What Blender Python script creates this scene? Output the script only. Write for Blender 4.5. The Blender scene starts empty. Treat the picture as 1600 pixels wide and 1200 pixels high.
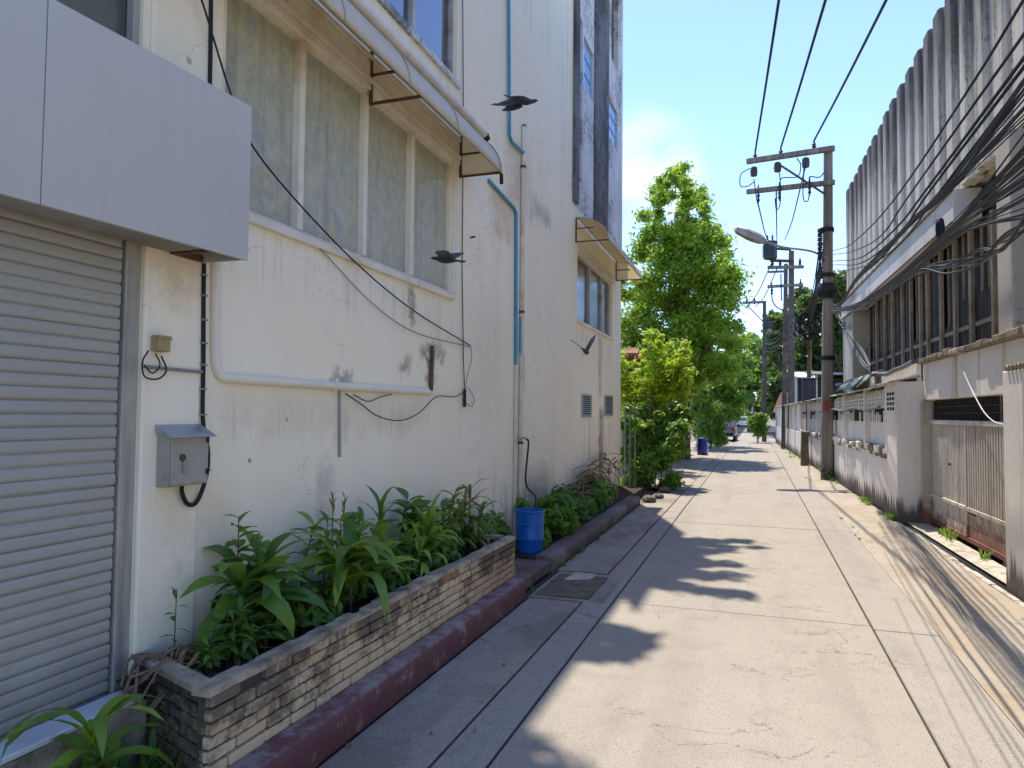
import bpy, bmesh, math, random
import numpy as np
from mathutils import Vector, Matrix
random.seed(7); RNG = np.random.default_rng(7)
SC = bpy.context.scene
COL = SC.collection
R_ = math.radians

# ------------------------------------------------------------------ camera
F = 1109.0                                   # focal length in pixels of a 1600 px wide picture
def _n(v): return v/np.linalg.norm(v)
def _ray(px, py): return np.array([(px-800)/F, -(py-600)/F, -1.0])
_road = _n(_ray(1180, 649)); _up = _n(np.cross(_road, -_ray(800, 645.2)))
if _up[1] < 0: _up = -_up
_right = _n(np.cross(_road, _up))
RW = np.array([_right, _road, _up])          # camera -> world
CAMP = np.array([0, 0, 1.6])
cam = bpy.data.cameras.new('camera'); camo = bpy.data.objects.new('camera', cam); COL.objects.link(camo)
cam.sensor_fit = 'HORIZONTAL'; cam.sensor_width = 36.0; cam.lens = 36*F/1600
cam.clip_start = 0.05; cam.clip_end = 3000
camo.matrix_world = Matrix.Translation(Vector(CAMP)) @ Matrix(RW.tolist()).to_4x4()
SC.camera = camo

# ------------------------------------------------------------------ sky, sun, exposure
SUN_EL, SUN_AZ = R_(67), R_(-20)            # azimuth measured from the road direction (+Y), negative = left
w = bpy.data.worlds.new('World'); SC.world = w; w.use_nodes = True
nt = w.node_tree; N = nt.nodes; L = nt.links; N.clear()
sky = N.new('ShaderNodeTexSky'); sky.sky_type = 'NISHITA'; sky.sun_disc = False
sky.sun_elevation = SUN_EL; sky.sun_rotation = SUN_AZ
sky.air_density = 1.0; sky.dust_density = .15; sky.ozone_density = 3.6; sky.altitude = 0
tc = N.new('ShaderNodeTexCoord')
mp = N.new('ShaderNodeMapping'); mp.inputs['Scale'].default_value = (1, 1, 2.2); L.new(tc.outputs['Generated'], mp.inputs[0])
cl = N.new('ShaderNodeTexNoise'); cl.inputs['Scale'].default_value = 2.6; cl.inputs['Detail'].default_value = 7; cl.inputs['Roughness'].default_value = .55
L.new(mp.outputs[0], cl.inputs[0])
cr = N.new('ShaderNodeMapRange'); cr.inputs[1].default_value = .57; cr.inputs[2].default_value = .74
L.new(cl.outputs[0], cr.inputs[0])
_cd = _n(RW @ _ray(985, 290)); vd = N.new('ShaderNodeVectorMath'); vd.operation = 'DOT_PRODUCT'; L.new(tc.outputs['Generated'], vd.inputs[0]); vd.inputs[1].default_value = tuple(_cd)
lo = N.new('ShaderNodeMapRange'); lo.interpolation_type = 'SMOOTHSTEP'; lo.inputs[1].default_value = .9935; lo.inputs[2].default_value = .9998; L.new(vd.outputs['Value'], lo.inputs[0])
cr.inputs[1].default_value = .42; cr.inputs[2].default_value = .72; cl.inputs['Scale'].default_value = 5
cm = N.new('ShaderNodeMath'); cm.operation = 'MULTIPLY'; L.new(lo.outputs[0], cm.inputs[1]); L.new(cr.outputs[0], cm.inputs[0])
mx = N.new('ShaderNodeMix'); mx.data_type = 'RGBA'; L.new(cm.outputs[0], mx.inputs[0]); L.new(sky.outputs[0], mx.inputs[6]); mx.inputs[7].default_value = (4.6, 4.5, 3.8, 1)
tn = N.new('ShaderNodeMix'); tn.data_type = 'RGBA'; tn.blend_type = 'MULTIPLY'; tn.inputs[0].default_value = 1; L.new(mx.outputs[2], tn.inputs[6]); tn.inputs[7].default_value = (.68,.675,.79,1)
bg = N.new('ShaderNodeBackground'); L.new(tn.outputs[2], bg.inputs[0]); bg.inputs[1].default_value = .135
ow = N.new('ShaderNodeOutputWorld'); L.new(bg.outputs[0], ow.inputs[0])
sl = bpy.data.lights.new('sun', 'SUN'); sl.energy = 2.0; sl.angle = R_(.53); sl.color = (1, .915, .79)
so = bpy.data.objects.new('sun', sl); COL.objects.link(so)
sd = Vector((math.sin(SUN_AZ)*math.cos(SUN_EL), math.cos(SUN_AZ)*math.cos(SUN_EL), math.sin(SUN_EL)))
so.rotation_euler = sd.to_track_quat('Z', 'Y').to_euler(); so.location = (0, 0, 60)
SC.view_settings.view_transform = 'Standard'; SC.view_settings.look = 'None'
SC.view_settings.exposure = 1.72; SC.view_settings.gamma = 1; SC.view_settings.use_curve_mapping = False
SC.render.engine = 'CYCLES'
try:
    SC.cycles.max_bounces = 8; SC.cycles.diffuse_bounces = 4; SC.cycles.transparent_max_bounces = 12
    SC.cycles.caustics_reflective = False; SC.cycles.caustics_refractive = False; SC.cycles.use_denoising = True
except Exception: pass

# ------------------------------------------------------------------ photo pixel -> point on a real plane of the place
def _w(px, py): return RW @ _ray(px, py)
def at_x(px, py, X): d = _w(px, py); return CAMP + d*(X/d[0])
def at_y(px, py, Y): d = _w(px, py); return CAMP + d*(Y/d[1])
def at_z(px, py, z=0.): d = _w(px, py); return CAMP + d*((z-1.6)/d[2])
def at_p(px, py, a, b): d = _w(px, py); return CAMP + d*(a/(d[0]-b*d[1]))   # plane X = a + b*Y
RB = -.0275
def at_r(px, py, off=0.): return at_p(px, py, 2.383+off, RB)
def rx(Y, off=0.): return 2.383+off+RB*Y      # X of the right-hand fence line

# ------------------------------------------------------------------ mesh helpers
class MB:
    def __init__(s): s.v = []; s.f = []
    def quad(s, a, b, c, d):
        i = len(s.v); s.v += [tuple(a), tuple(b), tuple(c), tuple(d)]; s.f.append((i, i+1, i+2, i+3)); return s
    def hexa(s, p):
        i = len(s.v); s.v += [tuple(q) for q in p]
        for q in ((3,2,1,0),(4,5,6,7),(0,1,5,4),(1,2,6,5),(2,3,7,6),(3,0,4,7)): s.f.append(tuple(i+k for k in q))
        return s
    def box(s, x0, x1, y0, y1, z0, z1):
        if x0 > x1: x0, x1 = x1, x0
        if y0 > y1: y0, y1 = y1, y0
        if z0 > z1: z0, z1 = z1, z0
        return s.hexa([(x0,y0,z0),(x1,y0,z0),(x1,y1,z0),(x0,y1,z0),(x0,y0,z1),(x1,y0,z1),(x1,y1,z1),(x0,y1,z1)])
    def rbox(s, off0, off1, y0, y1, z0, z1):      # box in the frame of the right-hand fence line
        if off0 > off1: off0, off1 = off1, off0
        if y0 > y1: y0, y1 = y1, y0
        q = []
        for z in (z0, z1): q += [(rx(y0,off0),y0,z),(rx(y0,off1),y0,z),(rx(y1,off1),y1,z),(rx(y1,off0),y1,z)]
        return s.hexa(q)
    def bar(s, p, q, w, h=None):
        h = h or w; p = Vector(p); q = Vector(q); d = (q-p).normalized()
        u = d.cross(Vector((0,0,1)));  u = Vector((1,0,0)) if u.length < 1e-4 else u.normalized()
        v = u.cross(d); a = u*w/2; b = v*h/2
        return s.hexa([p-a-b, p+a-b, p+a+b, p-a+b, q-a-b, q+a-b, q+a+b, q-a+b])
    def tube(s, pts, r, seg=6, cap=True):
        pts = [Vector(p) for p in pts]; n = len(pts); rs = r if isinstance(r, (list, tuple)) else [r]*n
        t0 = (pts[1]-pts[0]).normalized(); u = t0.orthogonal().normalized(); base = len(s.v)
        for i, p in enumerate(pts):
            t = (pts[min(i+1,n-1)]-pts[max(i-1,0)]).normalized()
            u = (u - t*u.dot(t)); u = t.orthogonal().normalized() if u.length < 1e-5 else u.normalized(); v = t.cross(u)
            for k in range(seg):
                a = 2*math.pi*k/seg; s.v.append(tuple(p+(u*math.cos(a)+v*math.sin(a))*rs[i]))
        for i in range(n-1):
            for k in range(seg):
                a = base+i*seg+k; b = base+i*seg+(k+1)%seg; s.f.append((a, b, b+seg, a+seg))
        if cap:
            s.f.append(tuple(base+k for k in range(seg))[::-1]); s.f.append(tuple(base+(n-1)*seg+k for k in range(seg)))
        return s
    def lathe(s, c, prof, seg=20, axis='z'):
        base = len(s.v)
        for (r, h) in prof:
            for k in range(seg):
                a = 2*math.pi*k/seg; x, y = r*math.cos(a), r*math.sin(a)
                s.v.append({'z':(c[0]+x,c[1]+y,c[2]+h),'x':(c[0]+h,c[1]+x,c[2]+y),'y':(c[0]+x,c[1]+h,c[2]+y)}[axis])
        for i in range(len(prof)-1):
            for k in range(seg):
                a = base+i*seg+k; b = base+i*seg+(k+1)%seg; s.f.append((a,b,b+seg,a+seg))
        s.f.append(tuple(base+k for k in range(seg))[::-1]); s.f.append(tuple(base+(len(prof)-1)*seg+k for k in range(seg)))
        return s
    def ball(s, c, r, seg=10, rings=6, sc=(1,1,1)):
        base = len(s.v)
        for i in range(1, rings):
            t = math.pi*i/rings
            for k in range(seg):
                a = 2*math.pi*k/seg
                s.v.append((c[0]+r*sc[0]*math.sin(t)*math.cos(a), c[1]+r*sc[1]*math.sin(t)*math.sin(a), c[2]+r*sc[2]*math.cos(t)))
        top = len(s.v); s.v += [(c[0],c[1],c[2]+r*sc[2]), (c[0],c[1],c[2]-r*sc[2])]
        for i in range(rings-2):
            for k in range(seg):
                a = base+i*seg+k; b = base+i*seg+(k+1)%seg; s.f.append((a, a+seg, b+seg, b))
        for k in range(seg):
            s.f.append((top, base+k, base+(k+1)%seg)); l = base+(rings-2)*seg; s.f.append((top+1, l+(k+1)%seg, l+k))
        return s
    def extrude(s, prof, y0, y1, nseg=1, jit=0.):  # closed profile of (x, z) swept along Y
        n = len(prof); base = len(s.v)
        for i in range(nseg+1):
            y = y0+(y1-y0)*i/nseg
            for (x, z) in prof: s.v.append((x+random.uniform(-jit,jit), y, z+random.uniform(-jit,jit)))
        for i in range(nseg):
            for k in range(n):
                a = base+i*n+k; b = base+i*n+(k+1)%n; s.f.append((a, b, b+n, a+n))
        s.f.append(tuple(base+k for k in range(n))); s.f.append(tuple(base+nseg*n+k for k in range(n))[::-1]); return s
    def build(s, name, mat, parent=None, bevel=0., smooth=None, kind=None, seg=2):
        off = root_loc(parent) if parent else Vector((0,0,0))
        me = bpy.data.meshes.new(name)
        me.from_pydata([(a-off.x, b-off.y, c-off.z) for a, b, c in s.v], [], s.f); me.update()
        if smooth is not None:
            me.polygons.foreach_set('use_smooth', [True]*len(me.polygons)); me.set_sharp_from_angle(angle=R_(smooth))
        me.materials.append(mat)
        o = bpy.data.objects.new(name, me); COL.objects.link(o)
        if parent: o.parent = parent
        if bevel:
            b = o.modifiers.new('bevel', 'BEVEL'); b.width = bevel; b.segments = seg; b.limit_method = 'ANGLE'
        if kind: o['kind'] = kind
        return o
def root_loc(o):
    v = Vector((0,0,0))
    while o: v += Vector(o.location); o = o.parent
    return v
def tag(o, label=None, cat=None, group=None, kind=None):
    for k, v in (('label',label),('category',cat),('group',group),('kind',kind)):
        if v: o[k] = v
    return o
def thing(name, label, cat, loc=(0,0,0), group=None):
    o = bpy.data.objects.new(name, None); o.empty_display_size = .1; COL.objects.link(o)
    o.location = loc; return tag(o, label, cat, group)
def solo(o, label, cat, group=None): return tag(o, label, cat, group)
def copy_tree(o, parent=None, sub=True):
    c = o.copy(); COL.objects.link(c)
    if parent: c.parent = parent
    for ch in list(o.children): copy_tree(ch, c)
    return c
def inst(name, me, parent, loc=(0,0,0), rot=(0,0,0), sc=(1,1,1)):
    o = bpy.data.objects.new(name, me); COL.objects.link(o); o.parent = parent
    o.location = loc; o.rotation_euler = rot; o.scale = sc; return o

# ------------------------------------------------------------------ materials
class G:                                         # little node-graph helper
    def __init__(s, name):
        s.m = bpy.data.materials.new(name); s.m.use_nodes = True; s.t = s.m.node_tree; s.n = s.t.nodes; s.l = s.t.links
        s.b = s.n['Principled BSDF']; s.out = s.n['Material Output']
        g = s.n.new('ShaderNodeNewGeometry'); s.pos = g.outputs['Position']; s.geo = g
        x = s.n.new('ShaderNodeSeparateXYZ'); s.l.new(s.pos, x.inputs[0]); s.x, s.y, s.z = x.outputs
    def lk(s, a, b):
        if hasattr(a, 'links'): s.l.new(a, b)
        else: b.default_value = a
    def math(s, op, a, b=0., c=None, clamp=False):
        m = s.n.new('ShaderNodeMath'); m.operation = op; m.use_clamp = clamp; s.lk(a, m.inputs[0]); s.lk(b, m.inputs[1])
        if c is not None: s.lk(c, m.inputs[2])
        return m.outputs[0]
    def noise(s, scale, sc=(1,1,1), detail=4, rough=.55, src=None, dist=0.):
        mp = s.n.new('ShaderNodeMapping'); mp.inputs['Scale'].default_value = sc; s.l.new(src or s.pos, mp.inputs[0])
        t = s.n.new('ShaderNodeTexNoise'); t.inputs['Scale'].default_value = scale; t.inputs['Detail'].default_value = detail
        t.inputs['Roughness'].default_value = rough; t.inputs['Distortion'].default_value = dist; s.l.new(mp.outputs[0], t.inputs[0]); return t.outputs[0]
    def voro(s, scale, feature='F1', sc=(1,1,1), src=None):
        mp = s.n.new('ShaderNodeMapping'); mp.inputs['Scale'].default_value = sc; s.l.new(src or s.pos, mp.inputs[0])
        t = s.n.new('ShaderNodeTexVoronoi'); t.feature = feature; t.inputs['Scale'].default_value = scale; s.l.new(mp.outputs[0], t.inputs[0]); return t.outputs[0]
    def rng(s, v, a, b, lo=0., hi=1.):
        m = s.n.new('ShaderNodeMapRange'); s.lk(v, m.inputs[0]); m.inputs[1].default_value = a; m.inputs[2].default_value = b
        m.inputs[3].default_value = lo; m.inputs[4].default_value = hi; return m.outputs[0]
    def smooth(s, v, a, b):
        m = s.n.new('ShaderNodeMapRange'); m.interpolation_type = 'SMOOTHSTEP'; s.lk(v, m.inputs[0]); m.inputs[1].default_value = a; m.inputs[2].default_value = b; return m.outputs[0]
    def mix(s, f, a, b, mode='MIX'):
        m = s.n.new('ShaderNodeMix'); m.data_type = 'RGBA'; m.blend_type = mode; s.lk(f, m.inputs[0])
        for v, i in ((a, 6), (b, 7)):
            if hasattr(v, 'links'): s.l.new(v, m.inputs[i])
            else: m.inputs[i].default_value = (*v, 1) if len(v) == 3 else v
        return m.outputs[2]
    def rect(s, u, v, u0, u1, v0, v1, soft=.05):     # soft window in two coordinates
        a = s.math('MULTIPLY', s.smooth(u, u0-soft, u0+soft), s.math('SUBTRACT', 1., s.smooth(u, u1-soft, u1+soft)))
        b = s.math('MULTIPLY', s.smooth(v, v0-soft, v0+soft), s.math('SUBTRACT', 1., s.smooth(v, v1-soft, v1+soft)))
        return s.math('MULTIPLY', a, b)
    def rand(s):
        o = s.n.new('ShaderNodeObjectInfo'); return o.outputs['Random']
    def bump(s, h, strength=.3, dist=.01):
        b = s.n.new('ShaderNodeBump'); b.inputs['Strength'].default_value = strength; b.inputs['Distance'].default_value = dist
        s.lk(h, b.inputs['Height']); s.l.new(b.outputs[0], s.b.inputs['Normal'])
    def done(s, col, rough=.8, metal=0., spec=.3):
        s.lk(col if hasattr(col,'links') else (*col,1), s.b.inputs['Base Color']); s.lk(rough, s.b.inputs['Roughness']); s.b.inputs['Metallic'].default_value = metal
        s.b.inputs['Specular IOR Level'].default_value = spec; return s.m
def plain(name, c, rough=.6, metal=0., var=.18, scale=9., dirt=None, bump=.0, spec=.3, streak=0., island=False):
    g = G(name); n = g.noise(scale, detail=5)
    lo = tuple(x*(1-var) for x in c); hi = tuple(min(1, x*(1+var)) for x in c)
    col = g.mix(g.rng(n, .3, .7), lo, hi)
    if streak:
        st = g.noise(1.0, sc=(14, 14, .9), detail=5); col = g.mix(g.math('MULTIPLY', g.smooth(st, .5, .72), streak), col, dirt or tuple(x*.35 for x in c))
    elif dirt:
        d = g.noise(scale*.45, detail=7, rough=.65); col = g.mix(g.math('MULTIPLY', g.smooth(d, .5, .68), .75), col, dirt)
    if bump: g.bump(g.noise(scale*6, detail=4), bump, .004)
    return g.done(col, g.rng(n, .3, .7, max(0, rough-.08), min(1, rough+.08)), metal, spec)
def leafmat(name, c1, c2, c3=None, trans=.35, islands=True):
    g = G(name)
    v = g.geo.outputs['Random Per Island'] if islands else g.rand()
    n = g.noise(1.2, detail=4)
    f = g.math('ADD', g.math('MULTIPLY', v, .5), g.math('MULTIPLY', g.rng(n, .35, .65), .5))
    col = g.mix(f, c1, c2)
    if c3: col = g.mix(g.smooth(v, .88, .95), col, c3)
    g.done(col, .42, 0, .35)
    tr = g.n.new('ShaderNodeBsdfTranslucent'); g.l.new(g.mix(.35, col, (.55,.75,.08), 'MIX'), tr.inputs[0])
    ms = g.n.new('ShaderNodeMixShader'); ms.inputs[0].default_value = trans
    g.l.new(g.b.outputs[0], ms.inputs[1]); g.l.new(tr.outputs[0], ms.inputs[2]); g.l.new(ms.outputs[0], g.out.inputs[0]); return g.m

def wall_paint():
    g = G('cream_wall_paint'); Y, Z = g.y, g.z
    big = g.noise(.55, detail=5, rough=.6); fine = g.noise(7, detail=6, rough=.65); vst = g.noise(1.0, sc=(1, 2.6, .3), detail=7, rough=.7)
    col = g.mix(g.rng(big, .3, .7), (.91,.81,.585), (.94,.865,.675))
    col = g.mix(g.math('MULTIPLY', g.smooth(vst, .5, .75), .26), col, (.60,.52,.40))
    col = g.mix(g.math('MULTIPLY', g.smooth(fine, .60, .78), .22), col, (.56,.48,.38))
    # rain soot near the foot of the wall and at the plant bed
    foot = g.math('MULTIPLY', g.math('SUBTRACT', 1., g.smooth(Z, .1, 1.25)), g.smooth(g.noise(2.2, sc=(1,2.2,.7), detail=7, rough=.7), .44, .66))
    far = g.smooth(Y, 5.6, 7.5)
    col = g.mix(g.math('MULTIPLY', foot, g.math('MULTIPLY_ADD', far, .5, .18)), col, (.17,.15,.12))
    drip = g.noise(1., sc=(1,11,.45), detail=6, rough=.7); zn0 = g.math('ADD', Z, g.math('MULTIPLY', g.math('SUBTRACT', drip, .5), .9))
    for (y0,y1,z0,z1,k) in ((2.95,6.02,2.40,2.66,.30),(10.85,13.8,2.6,3.06,.45),(2.6,6.1,4.35,4.68,.4),(2.95,5.55,1.52,1.74,.28),(11.1,13.9,.9,1.56,.55),(6.1,10.5,6.5,10.6,.3)):
        col = g.mix(g.math('MULTIPLY', g.math('MULTIPLY', g.rect(Y, zn0, y0, y1, z0, z1, .12), g.smooth(drip, .50, .64)), k), col, (.40,.33,.24))
    ck = g.math('ABSOLUTE', g.math('SUBTRACT', g.noise(.75, sc=(1,1,1.6), detail=9, rough=.62), .5)); ckm = g.math('MULTIPLY', g.math('SUBTRACT', 1., g.smooth(ck, .0006, .0022)), g.smooth(g.noise(.6, detail=2), .50, .56))
    col = g.mix(g.math('MULTIPLY', ckm, .55), col, (.30,.26,.20))
    spec = g.voro(3.2, sc=(1,1,1)); spots = g.math('SUBTRACT', 1., g.smooth(spec, .035, .075))
    region = g.smooth(g.noise(.8, detail=3), .5, .62)
    col = g.mix(g.math('MULTIPLY', g.math('MULTIPLY', spots, region), .75), col, (.15,.10,.07))
    # individual stains: (y0, y1, z0, z1, colour, strength, softness)
    yn = g.math('ADD', Y, g.math('MULTIPLY', g.math('SUBTRACT', fine, .5), .35)); zn = g.math('ADD', Z, g.math('MULTIPLY', g.math('SUBTRACT', fine, .5), .5))
    for (y0,y1,z0,z1,c,k,sf) in (
        (7.45,8.35,4.0,4.75,(.62,.44,.28),.45,.22), (7.0,7.7,3.55,4.0,(.55,.36,.22),.40,.14), (8.4,9.3,4.1,4.35,(.30,.25,.17),.45,.12),
        (5.1,5.25,2.3,2.62,(.16,.13,.10),.6,.05), (5.48,5.62,1.80,2.14,(.13,.10,.08),.75,.05), (5.35,5.85,2.06,2.16,(.25,.21,.17),.7,.06),
        (5.02,5.16,1.9,2.02,(.22,.15,.10),.55,.05), (4.05,4.30,1.78,1.86,(.22,.2,.18),.7,.05), (12.55,12.95,.3,1.7,(.16,.13,.10),.62,.12), (12.5,12.75,1.9,3.0,(.33,.25,.17),.45,.09),
        (8.1,9.3,.2,.85,(.24,.22,.2),.5,.2), (6.1,6.7,.3,.8,(.28,.27,.26),.45,.15), (2.6,3.1,.9,1.23,(.70,.5,.3),.30,.12), (3.0,5.5,1.45,1.72,(.72,.58,.38),.35,.14),
        (8.05,8.2,1.85,2.3,(.3,.27,.22),.4,.05), (2.5,2.86,2.15,2.35,(.62,.42,.2),.35,.12), (3.9,4.1,.7,1.25,(.5,.44,.36),.4,.05), (6.3,7.4,1.6,2.6,(.6,.5,.38),.22,.3)):
        col = g.mix(g.math('MULTIPLY', g.rect(yn, zn, y0, y1, z0, z1, sf), g.rng(fine, .3, .62, k*.45, min(1., k*1.5))), col, c)
    hb = g.math('ADD', g.math('MULTIPLY', g.noise(1.6, detail=3), 2.5), g.math('MULTIPLY', g.noise(35, detail=4), .35))
    g.bump(hb, .35, .01); return g.done(col, .78, 0, .25)
def soot_concrete(name, base=(.40,.385,.36), soot=(.075,.07,.068), amt=.5, top=None, up=0., bumpd=.015, zs=.35, xs=4.5):
    g = G(name)
    big = g.noise(.7, detail=6, rough=.65); st = g.noise(1., sc=(xs,xs,zs), detail=7, rough=.65); fine = g.noise(14, detail=5, rough=.7)
    col = g.mix(g.rng(big, .3, .7), tuple(x*.8 for x in base), tuple(x*1.15 for x in base))
    m = g.smooth(g.math('ADD', g.math('MULTIPLY', st, .6), g.math('MULTIPLY', fine, .4)), .62-amt*.28, .70-amt*.16)
    col = g.mix(g.math('MULTIPLY', m, .8), col, soot)
    if top: # darker weathering towards the exposed top edge
        tz = g.smooth(g.math('ADD', g.z, g.math('MULTIPLY', g.math('SUBTRACT', st, .5), 4.5)), top-1.9, top-.1)
        col = g.mix(g.math('MULTIPLY', tz, .8), col, soot)
        col = g.mix(g.math('MULTIPLY', g.math('MULTIPLY', tz, g.smooth(g.noise(3, detail=4), .52, .66)), .5), col, (.17,.16,.07))
    g.bump(g.math('ADD', g.math('MULTIPLY', fine, .4), big), .4, bumpd); return g.done(col, .88, 0, .15)
def road_mat(name, base, seedoff=0., worn=.3, dirt=None):
    g = G(name); r = g.rand()
    big = g.noise(.9, detail=6, rough=.65); fine = g.noise(60, detail=3, rough=.7); mid = g.noise(6, detail=6, rough=.7); lon = g.noise(1., sc=(5,.5,1), detail=5, rough=.6)
    col = g.mix(g.rng(big, .3, .7), tuple(x*.86 for x in base), tuple(x*1.10 for x in base))
    col = g.mix(g.math('MULTIPLY', g.rng(r, 0, 1), .25), col, tuple(x*.8 for x in base))
    col = g.mix(g.math('MULTIPLY', g.smooth(lon, .52, .72), worn), col, tuple(x*.58 for x in base))
    col = g.mix(g.math('MULTIPLY', g.smooth(mid, .56, .75), .35), col, tuple(x*.62 for x in base))
    pit = g.math('SUBTRACT', 1., g.smooth(g.voro(26), .12, .24)); pm = g.smooth(g.noise(1.6, detail=5), .40, .60)
    col = g.mix(g.math('MULTIPLY', g.math('MULTIPLY', pit, pm), .8), col, (.07,.06,.05))
    gr = g.rng(g.noise(150, detail=2, rough=.6), .35, .65); col = g.mix(.6, col, g.mix(gr, tuple(x*.5 for x in base), tuple(min(1,x*1.3) for x in base)))
    sp = g.smooth(g.noise(42, detail=2, rough=.5), .62, .70); col = g.mix(g.math('MULTIPLY', g.math('MULTIPLY', sp, g.smooth(g.noise(1.1, detail=4), .38, .62)), .6), col, (.12,.10,.085))
    md = g.smooth(g.noise(2.6, detail=8, rough=.75), .48, .66); col = g.mix(g.math('MULTIPLY', md, .28), col, tuple(x*.55 for x in base))
    if dirt: col = g.mix(g.math('MULTIPLY', g.smooth(g.noise(1.3, sc=(1,.5,1), detail=7, rough=.7), .44, .60), .65), col, dirt)
    ck = g.math('ABSOLUTE', g.math('SUBTRACT', g.noise(.42, sc=(1,1.5,1), detail=10, rough=.58), .5)); cmask = g.math('MULTIPLY', g.math('SUBTRACT', 1., g.smooth(ck, .0006, .0026)), g.smooth(g.noise(.5, detail=2), .46, .54))
    col = g.mix(g.math('MULTIPLY', cmask, .75), col, (.10,.085,.07))
    oil = g.smooth(g.noise(1.15, detail=5, rough=.55), .64, .74); col = g.mix(g.math('MULTIPLY', oil, .45), col, tuple(x*.42 for x in base))
    tyre = g.math('MULTIPLY', g.smooth(g.noise(1., sc=(2.2,.16,1), detail=5, rough=.6), .48, .64), .22); col = g.mix(tyre, col, tuple(x*.55 for x in base))
    g.bump(g.math('ADD', g.math('MULTIPLY', fine, .5), g.math('MULTIPLY', g.math('SUBTRACT', 1., pit), .5)), .35, .006); return g.done(col, .9, 0, .2)

M = {}
M['wall'] = wall_paint()
M['road'] = road_mat('lane_concrete', (.375,.335,.275)); M['strip'] = road_mat('edge_concrete', (.37,.33,.28), worn=.5); M['apron'] = road_mat('apron_concrete', (.43,.375,.30), worn=.5, dirt=(.33,.25,.17))
M['gutter'] = road_mat('gutter_concrete', (.36,.32,.265), worn=.6, dirt=(.17,.14,.11))
M['joint'] = plain('joint_dirt', (.05,.045,.04), .95)
M['earth'] = plain('bare_earth', (.20,.165,.125), .95, var=.3, scale=6, bump=.5)
M['soil'] = plain('dark_soil', (.05,.036,.026), .95, var=.4, scale=25, bump=.6)
def kerb_mat():
    g = G('maroon_kerb_paint'); n = g.noise(7, detail=6, rough=.7); b = g.noise(1.3, detail=4)
    col = g.mix(g.rng(b, .3, .7), (.115,.044,.044), (.15,.06,.058))
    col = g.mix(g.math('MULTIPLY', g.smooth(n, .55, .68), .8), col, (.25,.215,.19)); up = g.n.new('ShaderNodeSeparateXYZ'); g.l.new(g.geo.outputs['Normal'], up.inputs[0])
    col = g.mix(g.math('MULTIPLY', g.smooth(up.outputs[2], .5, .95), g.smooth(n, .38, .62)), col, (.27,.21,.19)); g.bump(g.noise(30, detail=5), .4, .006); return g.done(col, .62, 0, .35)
M['kerb'] = kerb_mat()
M['oldkerb'] = plain('worn_maroon_kerb', (.15,.10,.088), .85, var=.35, scale=4, dirt=(.26,.235,.205), bump=.4)
def shutter_mat():
    g = G('grey_shutter_paint'); n = g.noise(2.2, detail=6, rough=.65); f = g.noise(16, sc=(1,.35,1), detail=6, rough=.7)
    col = g.mix(g.rng(n, .3, .7), (.375,.365,.305), (.415,.40,.34)); col = g.mix(g.math('MULTIPLY', g.rand(), .16), col, (.27,.26,.215)); col = g.mix(g.math('MULTIPLY', g.smooth(f, .56, .72), .35), col, (.27,.245,.19))
    low = g.math('SUBTRACT', 1., g.smooth(g.math('ADD', g.z, g.math('MULTIPLY', g.math('SUBTRACT', n, .5), .8)), .40, .85)); col = g.mix(g.math('MULTIPLY', low, .55), col, (.24,.215,.17))
    g.bump(n, .2, .01); return g.done(col, g.rng(f, .3, .7, .42, .6), 0, .35)
M['shutter'] = shutter_mat()
M['jamb'] = plain('shutter_guide_metal', (.42,.405,.34), .45, .2, var=.15, scale=6, streak=.5)
M['fascia'] = plain('grey_fascia_panel', (.46,.48,.475), .35, 0, var=.03, scale=1.2, spec=.45)
def fascia_mat():
    g = G('grey_fascia_sheet'); n = g.noise(1.1, detail=3); st = g.noise(1., sc=(5,5,.5), detail=6, rough=.65); f = g.noise(9, detail=6, rough=.7)
    col = g.mix(g.rng(n, .3, .7), (.50,.485,.43), (.55,.53,.47)); col = g.mix(g.math('MULTIPLY', g.smooth(st, .5, .75), .22), col, (.36,.35,.31)); col = g.mix(g.math('MULTIPLY', g.smooth(f, .62, .75), .25), col, (.33,.32,.29))
    g.bump(n, .25, .03); return g.done(col, g.rng(f, .3, .7, .28, .45), 0, .45)
M['fascia'] = fascia_mat()
M['soffit'] = plain('soffit_board', (.36,.35,.31), .7, 0, var=.15, scale=3, dirt=(.25,.23,.18))
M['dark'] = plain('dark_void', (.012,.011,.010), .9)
M['alu'] = plain('aged_aluminium', (.47,.455,.40), .5, .35, var=.18, scale=8, dirt=(.24,.2,.15))
M['paleframe'] = plain('pale_frame_paint', (.78,.71,.57), .6, var=.08, scale=5, dirt=(.60,.47,.29))
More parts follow.
